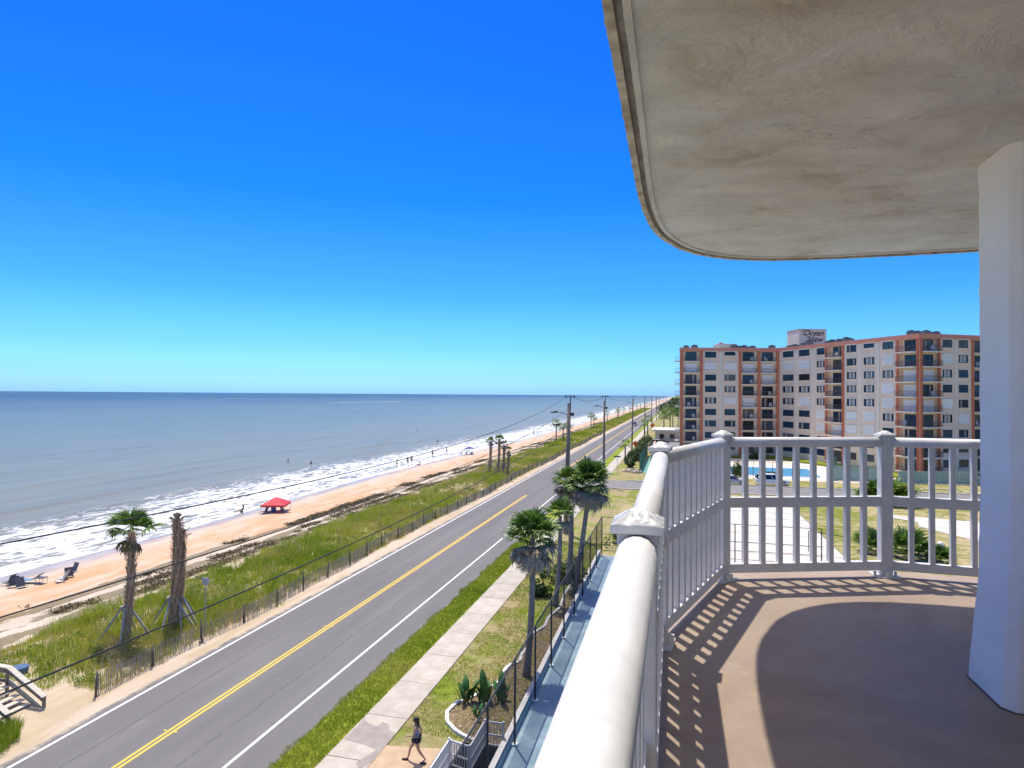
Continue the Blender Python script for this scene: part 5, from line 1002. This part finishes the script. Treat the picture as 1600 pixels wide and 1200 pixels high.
# red canopy
c = Vector((-48.9, 71.2, -1.28)); e = empty('beach_canopy', c, R(20), 'red pop up canopy standing on the orange sand', 'canopy')
a_ = 1.5; V = [(-a_, -a_, 1.12), (a_, -a_, 1.12), (a_, a_, 1.12), (-a_, a_, 1.12), (0, 0, 1.95), (-a_, -a_, .92), (a_, -a_, .92), (a_, a_, .92), (-a_, a_, .92)]
MB().add(V, [(0, 1, 4), (1, 2, 4), (2, 3, 4), (3, 0, 4), (0, 5, 6, 1), (1, 6, 7, 2), (2, 7, 8, 3), (3, 8, 5, 0)]).build('cover', red, e)
for sx_ in (-1, 1):
    for sy_ in (-1, 1): MB().tube([(sx_*1.46, sy_*1.46, 1.1), (sx_*1.53, sy_*1.53, -.05)], .025, 6).build('leg', wht, e)
def beach_chair(x, y, z, rz, m_, label, L=1., group='beach chairs', lounge=False):
    e = empty('beach_chair', (x, y, z), rz, label, 'beach chair', group); b = MB(); w_ = .3
    if lounge: S_ = [(-.95, .28), (-.7, .42), (0, .35), (.35, .38), (.95, .85)]
    else: S_ = [(-.3, .34), (.2, .26), (.52, .9)]
    for (x0, z0), (x1, z1) in zip(S_, S_[1:]): b.add([(x0*L, -w_, z0), (x1*L, -w_, z1), (x1*L, w_, z1), (x0*L, w_, z0), (x0*L, -w_, z0-.03), (x1*L, -w_, z1-.03), (x1*L, w_, z1-.03), (x0*L, w_, z0-.03)], [(0, 1, 2, 3), (7, 6, 5, 4), (0, 4, 5, 1), (2, 6, 7, 3)])
    b.build('seat', m_, e)
    for sx_ in (-.28, .3):
        for s_ in (-1, 1): MB().tube([(sx_*L, s_*w_, .3), (sx_*L*1.5, s_*w_, 0)], .018, 5).build('leg', gm_, e)
    return e
bl = mat('blue_beach_fabric', (.08, .18, .32), (.16, .33, .48), 3, .8); dkf = mat('dark_fabric', (.10, .11, .125), None, rough=.9); pal = mat('pale_fabric', (.55, .55, .5), (.3, .33, .33), 4, .9)
p = at(43, 912, -1.25); beach_chair(p.x, p.y, -1.28, .25, bl, 'long lounger draped in a blue towel on the near beach', 1.2, lounge=True)
p = at(64, 914, -1.25); e = empty('beach_table', (p.x, p.y, -1.28), .2, 'small square camp table right of the blue lounger', 'table'); MB().box((0, 0, .6), (.7, .55, .05)).build('table_top', dkf, e)
for sx_ in (-.32, .32):
    for s_ in (-.24, .24): MB().tube([(sx_, s_, .6), (sx_, s_, 0)], .016, 5).build('leg', gm_, e)
for (px, py, m_, r_, l) in ((13, 915, dkf, .2, 'flat dark beach chair at the left edge of the picture'), (20, 920, dkf, 2.2, 'dark beach chair second from the left edge'), (34, 921, dkf, 2.9, 'dark low chair just below the blue lounger'), (93, 913, pal, 1., 'pale folded chair in the group right of the camp table'), (98, 908, pal, .4, 'pale grey chair in the middle of the right hand group'), (108, 905, dkf, 2.5, 'dark chair behind the pale ones'), (112, 897, dkf, 1.4, 'round backed dark chair farthest right on the near beach')):
    p = at(px, py, -1.25); beach_chair(p.x, p.y, -1.28, r_, m_, l, .8)
for dx, dy, m_, r_, l in ((1.9, -.6, dkf, .5, 'dark beach chair at the right edge of the red canopy'), (.4, -1.0, bl, 2.2, 'blue beach chair under the red canopy'), (-.9, -1.1, dkf, 1.1, 'dark beach chair under the left of the red canopy'), (.9, .4, pal, 3., 'pale beach chair deep under the red canopy')): beach_chair(c.x+dx, c.y+dy, -1.3, r_, m_, l, 1., 'chairs under the red canopy')
p = at(733, 711, -1.35); e = empty('beach_umbrella', (p.x, p.y, -1.38), 0, 'blue beach umbrella with white gear beneath it near the water', 'umbrella')
b = MB(); k = 10; b.add([(0, 0, 2.2)]+[(1.35*math.cos(i*2*math.pi/k), 1.35*math.sin(i*2*math.pi/k), 1.65) for i in range(k)], [(0, i+1, (i+1) % k+1) for i in range(k)]); b.build('canopy', mat('navy_umbrella', (.03, .04, .18), None), e); MB().tube([(0, 0, 0), (0, 0, 2.25)], .03, 6).build('pole', wht, e)
beach_chair(p.x-.8, p.y-.5, -1.38, 1., wht, 'white beach chair under the blue umbrella', 1., 'beach gear by the umbrella'); beach_chair(p.x+.9, p.y-.6, -1.38, 2., wht, 'second white beach chair under the blue umbrella, to the right', 1., 'beach gear by the umbrella')
p = at(719, 711, -1.35); beach_chair(p.x, p.y, -1.38, .6, dkf, 'dark beach chair standing left of the blue umbrella', 1.1, 'beach gear by the umbrella')
# boat and wake far out
p1 = at(624, 628, -1.4); p0 = at(430, 631.5, -1.4); d = (p1-p0); nrm_ = Vector((-d.y, d.x, 0)).normalized()
wake = mat('wake_foam', (.75, .78, .80), (.45, .55, .6), .02, .9); b = MB().add([p1+Vector((0, 0, .3)), p1-nrm_*9+Vector((0, 0, .3))-d*.02, p0.lerp(p1, .35)-nrm_*3+Vector((0, 0, .3)), p0.lerp(p1, .35)+nrm_*3+Vector((0, 0, .3)), p1+nrm_*9+Vector((0, 0, .3))-d*.02], [(0, 1, 2, 3, 4)]); b.build('boat_wake', wake, kind='structure')
e = empty('motor_boat', (p1.x, p1.y, -1.4), math.atan2(d.y, d.x), 'tiny white motor boat at the head of the wake near the horizon', 'boat'); MB().add([(-4, -1.4, 0), (3, -1.4, 0), (5, 0, .4), (3, 1.4, 0), (-4, 1.4, 0), (-4, -1.6, 1.4), (3, -1.6, 1.5), (6, 0, 1.9), (3, 1.6, 1.5), (-4, 1.6, 1.4)], [(0, 1, 2, 3, 4), (9, 8, 7, 6, 5), (0, 5, 6, 1), (1, 6, 7, 2), (2, 7, 8, 3), (3, 8, 9, 4), (4, 9, 5, 0)]).build('hull', wht, e); MB().box((-.5, 0, 2.3), (2.6, 1.8, 1.6)).build('cabin', wht, e)

# ------------------------------------------------------------ our balcony
FZ = H-1.44; CZ = H+1.2
outl = [(-.22, -3.6), (-.22, 3.1), (-.22, 3.5), (-.215, 3.95), (-.19, 4.4), (-.14, 4.8), (-.03, 5.17), (.09, 5.42), (.24, 5.62), (.48, 5.81), (.78, 5.92), (1.15, 5.965), (1.6, 5.96), (2.4, 5.91), (3.4, 5.82), (6.5, 5.5), (6.5, -3.6)]
def smoothpoly(P, k=4):
    out = []; n_ = len(P)
    for i in range(n_):
        if 2 <= i < 14:
            p0, p1_, p2, p3 = [Vector(P[j]) for j in (i-1, i, i+1, min(i+2, n_-1))]
            for j in range(k):
                t = j/k; out.append(tuple(.5*((2*p1_)+(-p0+p2)*t+(2*p0-5*p1_+4*p2-p3)*t*t+(-p0+3*p1_-3*p2+p3)*t**3)))
        else: out.append(P[i])
    return out
OL = smoothpoly(outl)
def inset(P, d):
    out = []; n_ = len(P)
    for i in range(n_):
        a, b_, c_ = Vector(P[i-1]), Vector(P[i]), Vector(P[(i+1) % n_]); e1 = (b_-a).normalized(); e2 = (c_-b_).normalized(); nn = (Vector((e1.y, -e1.x))+Vector((e2.y, -e2.x))); nn.normalize(); out.append(tuple(b_+nn*d))
    return out
MB().prism(OL[::-1], FZ-.2, FZ).build('balcony_floor', deck_mat, kind='structure')
MB().prism(inset(OL, .075)[::-1], CZ, CZ+.22).build('balcony_ceiling', stucco, kind='structure')
# slab rim: rough outer lip, drip groove
def strip(d0, d1, z0, z1, name, m_, jag=0., sub=1):
    pts = []
    src = OL[:-2]
    dense = []
    for a, b_ in zip(src, src[1:]):
        a = Vector(a); b_ = Vector(b_); k = max(1, int((b_-a).length/.035)); dense += [tuple(a.lerp(b_, j/k)) for j in range(k)]
    dense.append(src[-1]); n_ = len(dense); O = []; In = []; rr = random.Random(5)
    for i in range(n_):
        a, c_ = Vector(dense[max(0, i-1)]), Vector(dense[min(n_-1, i+1)]); e1 = (c_-a).normalized(); nn = Vector((e1.y, -e1.x)); q = Vector(dense[i]); j = rr.uniform(-jag, jag)
        O.append(q+nn*(d0+j)); In.append(q+nn*d1)
    zz = [z0+rr.uniform(-jag, jag)*.6 for _ in range(n_)]; V = []
    for i in range(n_): V += [(O[i].x, O[i].y, zz[i]), (In[i].x, In[i].y, zz[i]), (In[i].x, In[i].y, z1), (O[i].x, O[i].y, z1)]
    Fq = [(4*i+j, 4*i+(j+1) % 4, 4*i+4+(j+1) % 4, 4*i+4+j) for i in range(n_-1) for j in range(4)]+[(0, 3, 2, 1), (4*n_-4, 4*n_-3, 4*n_-2, 4*n_-1)]
    MB().add(V, Fq).build(name, m_, kind='structure')
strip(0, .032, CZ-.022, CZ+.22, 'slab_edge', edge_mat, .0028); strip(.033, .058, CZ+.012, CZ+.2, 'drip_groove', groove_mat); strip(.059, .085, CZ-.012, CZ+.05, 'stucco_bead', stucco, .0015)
MB().box((1.2, 4.9, FZ-.001), (.01, .01, .001))
# column
b = MB()
cpoly = [(1.518, 3.80), (1.520, 3.50), (1.562, 3.455), (2.05, 3.42), (2.1, 3.85)]
def ringc(off, dxb=0): return [(x-(off if x < 1.6 else -off*.3), y-(off*.6 if y < 3.6 else -off*.3)) for x, y in cpoly]
lev = [(FZ-.01, .05), (FZ+.12, .045), (FZ+.3, .028), (FZ+.55, .010), (FZ+.9, 0), (CZ-.5, 0), (CZ-.08, .0), (CZ+.05, .01)]
zs = np.linspace(FZ-.01, CZ+.05, 40); V = []; rr = random.Random(9)
for z in zs:
    off = np.interp(z, [l[0] for l in lev], [l[1] for l in lev]); V += [(x+rr.uniform(-.0022, .0022), y+rr.uniform(-.0022, .0022), z) for x, y in ringc(off)]
b.add(V, [(i*5+j, i*5+(j+1) % 5, i*5+5+(j+1) % 5, i*5+5+j) for i in range(len(zs)-1) for j in range(5)]); b.build('balcony_column', column_mat, kind='structure', bevel=.008)
cq = ringc(.058); MB().prism(cq, FZ+.0005, FZ+.006).build('column_base_sealant', mat('dirty_sealant', (.10, .085, .07), (.17, .14, .11), 12, .9), kind='structure')
# the building this balcony belongs to
b = MB(); b.box((5.2, -1.2, H/2+4), (2.4, 6.4, H+10)); b.box((4.0, -9.6, H/2+4), (8.4, 10, H+10)); b.build('own_building', mat('own_wall', (.84, .81, .75), None), label='pale wall of the building that carries the balcony', cat='building')
for z, zl in ((FZ-2.9, 'first'), (FZ-5.8, 'second'), (FZ-8.7, 'third')):
    MB().prism(OL[::-1], z-.2, z).build('lower_balcony', deck_mat, label=zl+' balcony slab below the white railing, belonging to a lower storey', cat='balcony slab', group='lower balcony slabs')
# railing
rl_ = empty('balcony_railing', (-.07, 1.6, FZ), 0, 'white painted metal balcony railing with square pickets and pointed post caps', 'railing')
pp = [(-.085, -1.0), (-.085, 1.56), (-.085, 3.85), (.36, 5.31), (1.64, 5.77), (3.3, 5.70), (5.4, 5.5)]
pang = []
for i in range(len(pp)):
    a = Vector(pp[max(0, i-1)]); c_ = Vector(pp[min(len(pp)-1, i+1)]); pang.append(math.atan2((c_-a).y, (c_-a).x)+(0 if i in (0, 1) else 0))
pkm = MB().box((0, 0, .60), (.036, .044, .96)).mesh('picket', white_paint)
def capmesh():
    b = MB(); s = .062; t = .052
    b.box((0, 0, 1.105), (.094, .094, .03)); V = [(-s, -s, 1.12), (s, -s, 1.12), (s, s, 1.12), (-s, s, 1.12), (-s, -s, 1.14), (s, -s, 1.14), (s, s, 1.14), (-s, s, 1.14), (-.012, -.012, 1.172), (.012, -.012, 1.172), (.012, .012, 1.172), (-.012, .012, 1.172)]
    b.add(V, [(3, 2, 1, 0), (0, 1, 5, 4), (1, 2, 6, 5), (2, 3, 7, 6), (3, 0, 4, 7), (4, 5, 9, 8), (5, 6, 10, 9), (6, 7, 11, 10), (7, 4, 8, 11), (8, 9, 10, 11)]); return b.mesh('post_cap', cap_paint)
capm = capmesh(); pom = MB().box((0, 0, .555), (.088, .088, 1.10)).mesh('post', white_paint)
plm = MB().box((0, 0, .006), (.19, .16, .012)).box((0, -.062, .03), (.05, .035, .05)).mesh('base_plate', white_paint)
bolt = MB().tube([(0, 0, .01), (0, 0, .04)], .011, 8).mesh('bolt', gm_)
for i, (x, y) in enumerate(pp):
    o = inst('post', pom, rl_, (x, y, FZ), (0, 0, pang[i]), world=True); b_ = o.modifiers.new('bevel', 'BEVEL'); b_.width = .004; b_.segments = 2
    c_ = inst('post_cap', capm, o); b_ = c_.modifiers.new('bevel', 'BEVEL'); b_.width = .004; b_.segments = 2
    pl = inst('base_plate', plm, o)
    for sx_ in (-1, 1): inst('bolt', bolt, o, (sx_*.078, .0, 0))
for (p, q) in zip(pp, pp[1:]):
    a = Vector(p); c_ = Vector(q); d = (c_-a).normalized(); a2 = a+d*.043; c2 = c_-d*.043; ang = math.atan2(d.y, d.x); L = (c2-a2).length; mid = (a2+c2)/2
    b = MB(); pr = [(-.030, 1.052), (.030, 1.052), (.043, 1.068), (.046, 1.088), (.040, 1.108), (.026, 1.122), (.008, 1.128), (-.008, 1.128), (-.026, 1.122), (-.040, 1.108), (-.046, 1.088), (-.043, 1.068)]
    V = []
    for q_ in (a2, c2): V += [(q_.x-d.y*u_, q_.y+d.x*u_, FZ+z-.01) for u_, z in pr]
    k = len(pr); b.add(V, [(j, (j+1) % k, k+(j+1) % k, k+j) for j in range(k)]+[tuple(range(k))[::-1], tuple(range(k, 2*k))])
    o = b.build('top_rail', white_paint, rl_, True, smooth=True); 
    for pf in o.data.polygons:
        if len(pf.vertices) > 4: pf.use_smooth = False
    for z0, z1, nm in ((.565, .645, 'mid_rail'), (.055, .125, 'bottom_rail')):
        MB().bar((a2.x, a2.y, FZ+(z0+z1)/2), (c2.x, c2.y, FZ+(z0+z1)/2), .05, z1-z0).build(nm, white_paint, rl_, True, bevel=.004)
    k = round(L/.137)
    for j in range(1, k): q_ = a2.lerp(c2, j/k); inst('picket', pkm, rl_, (q_.x, q_.y, FZ-.02), (0, 0, ang), world=True)
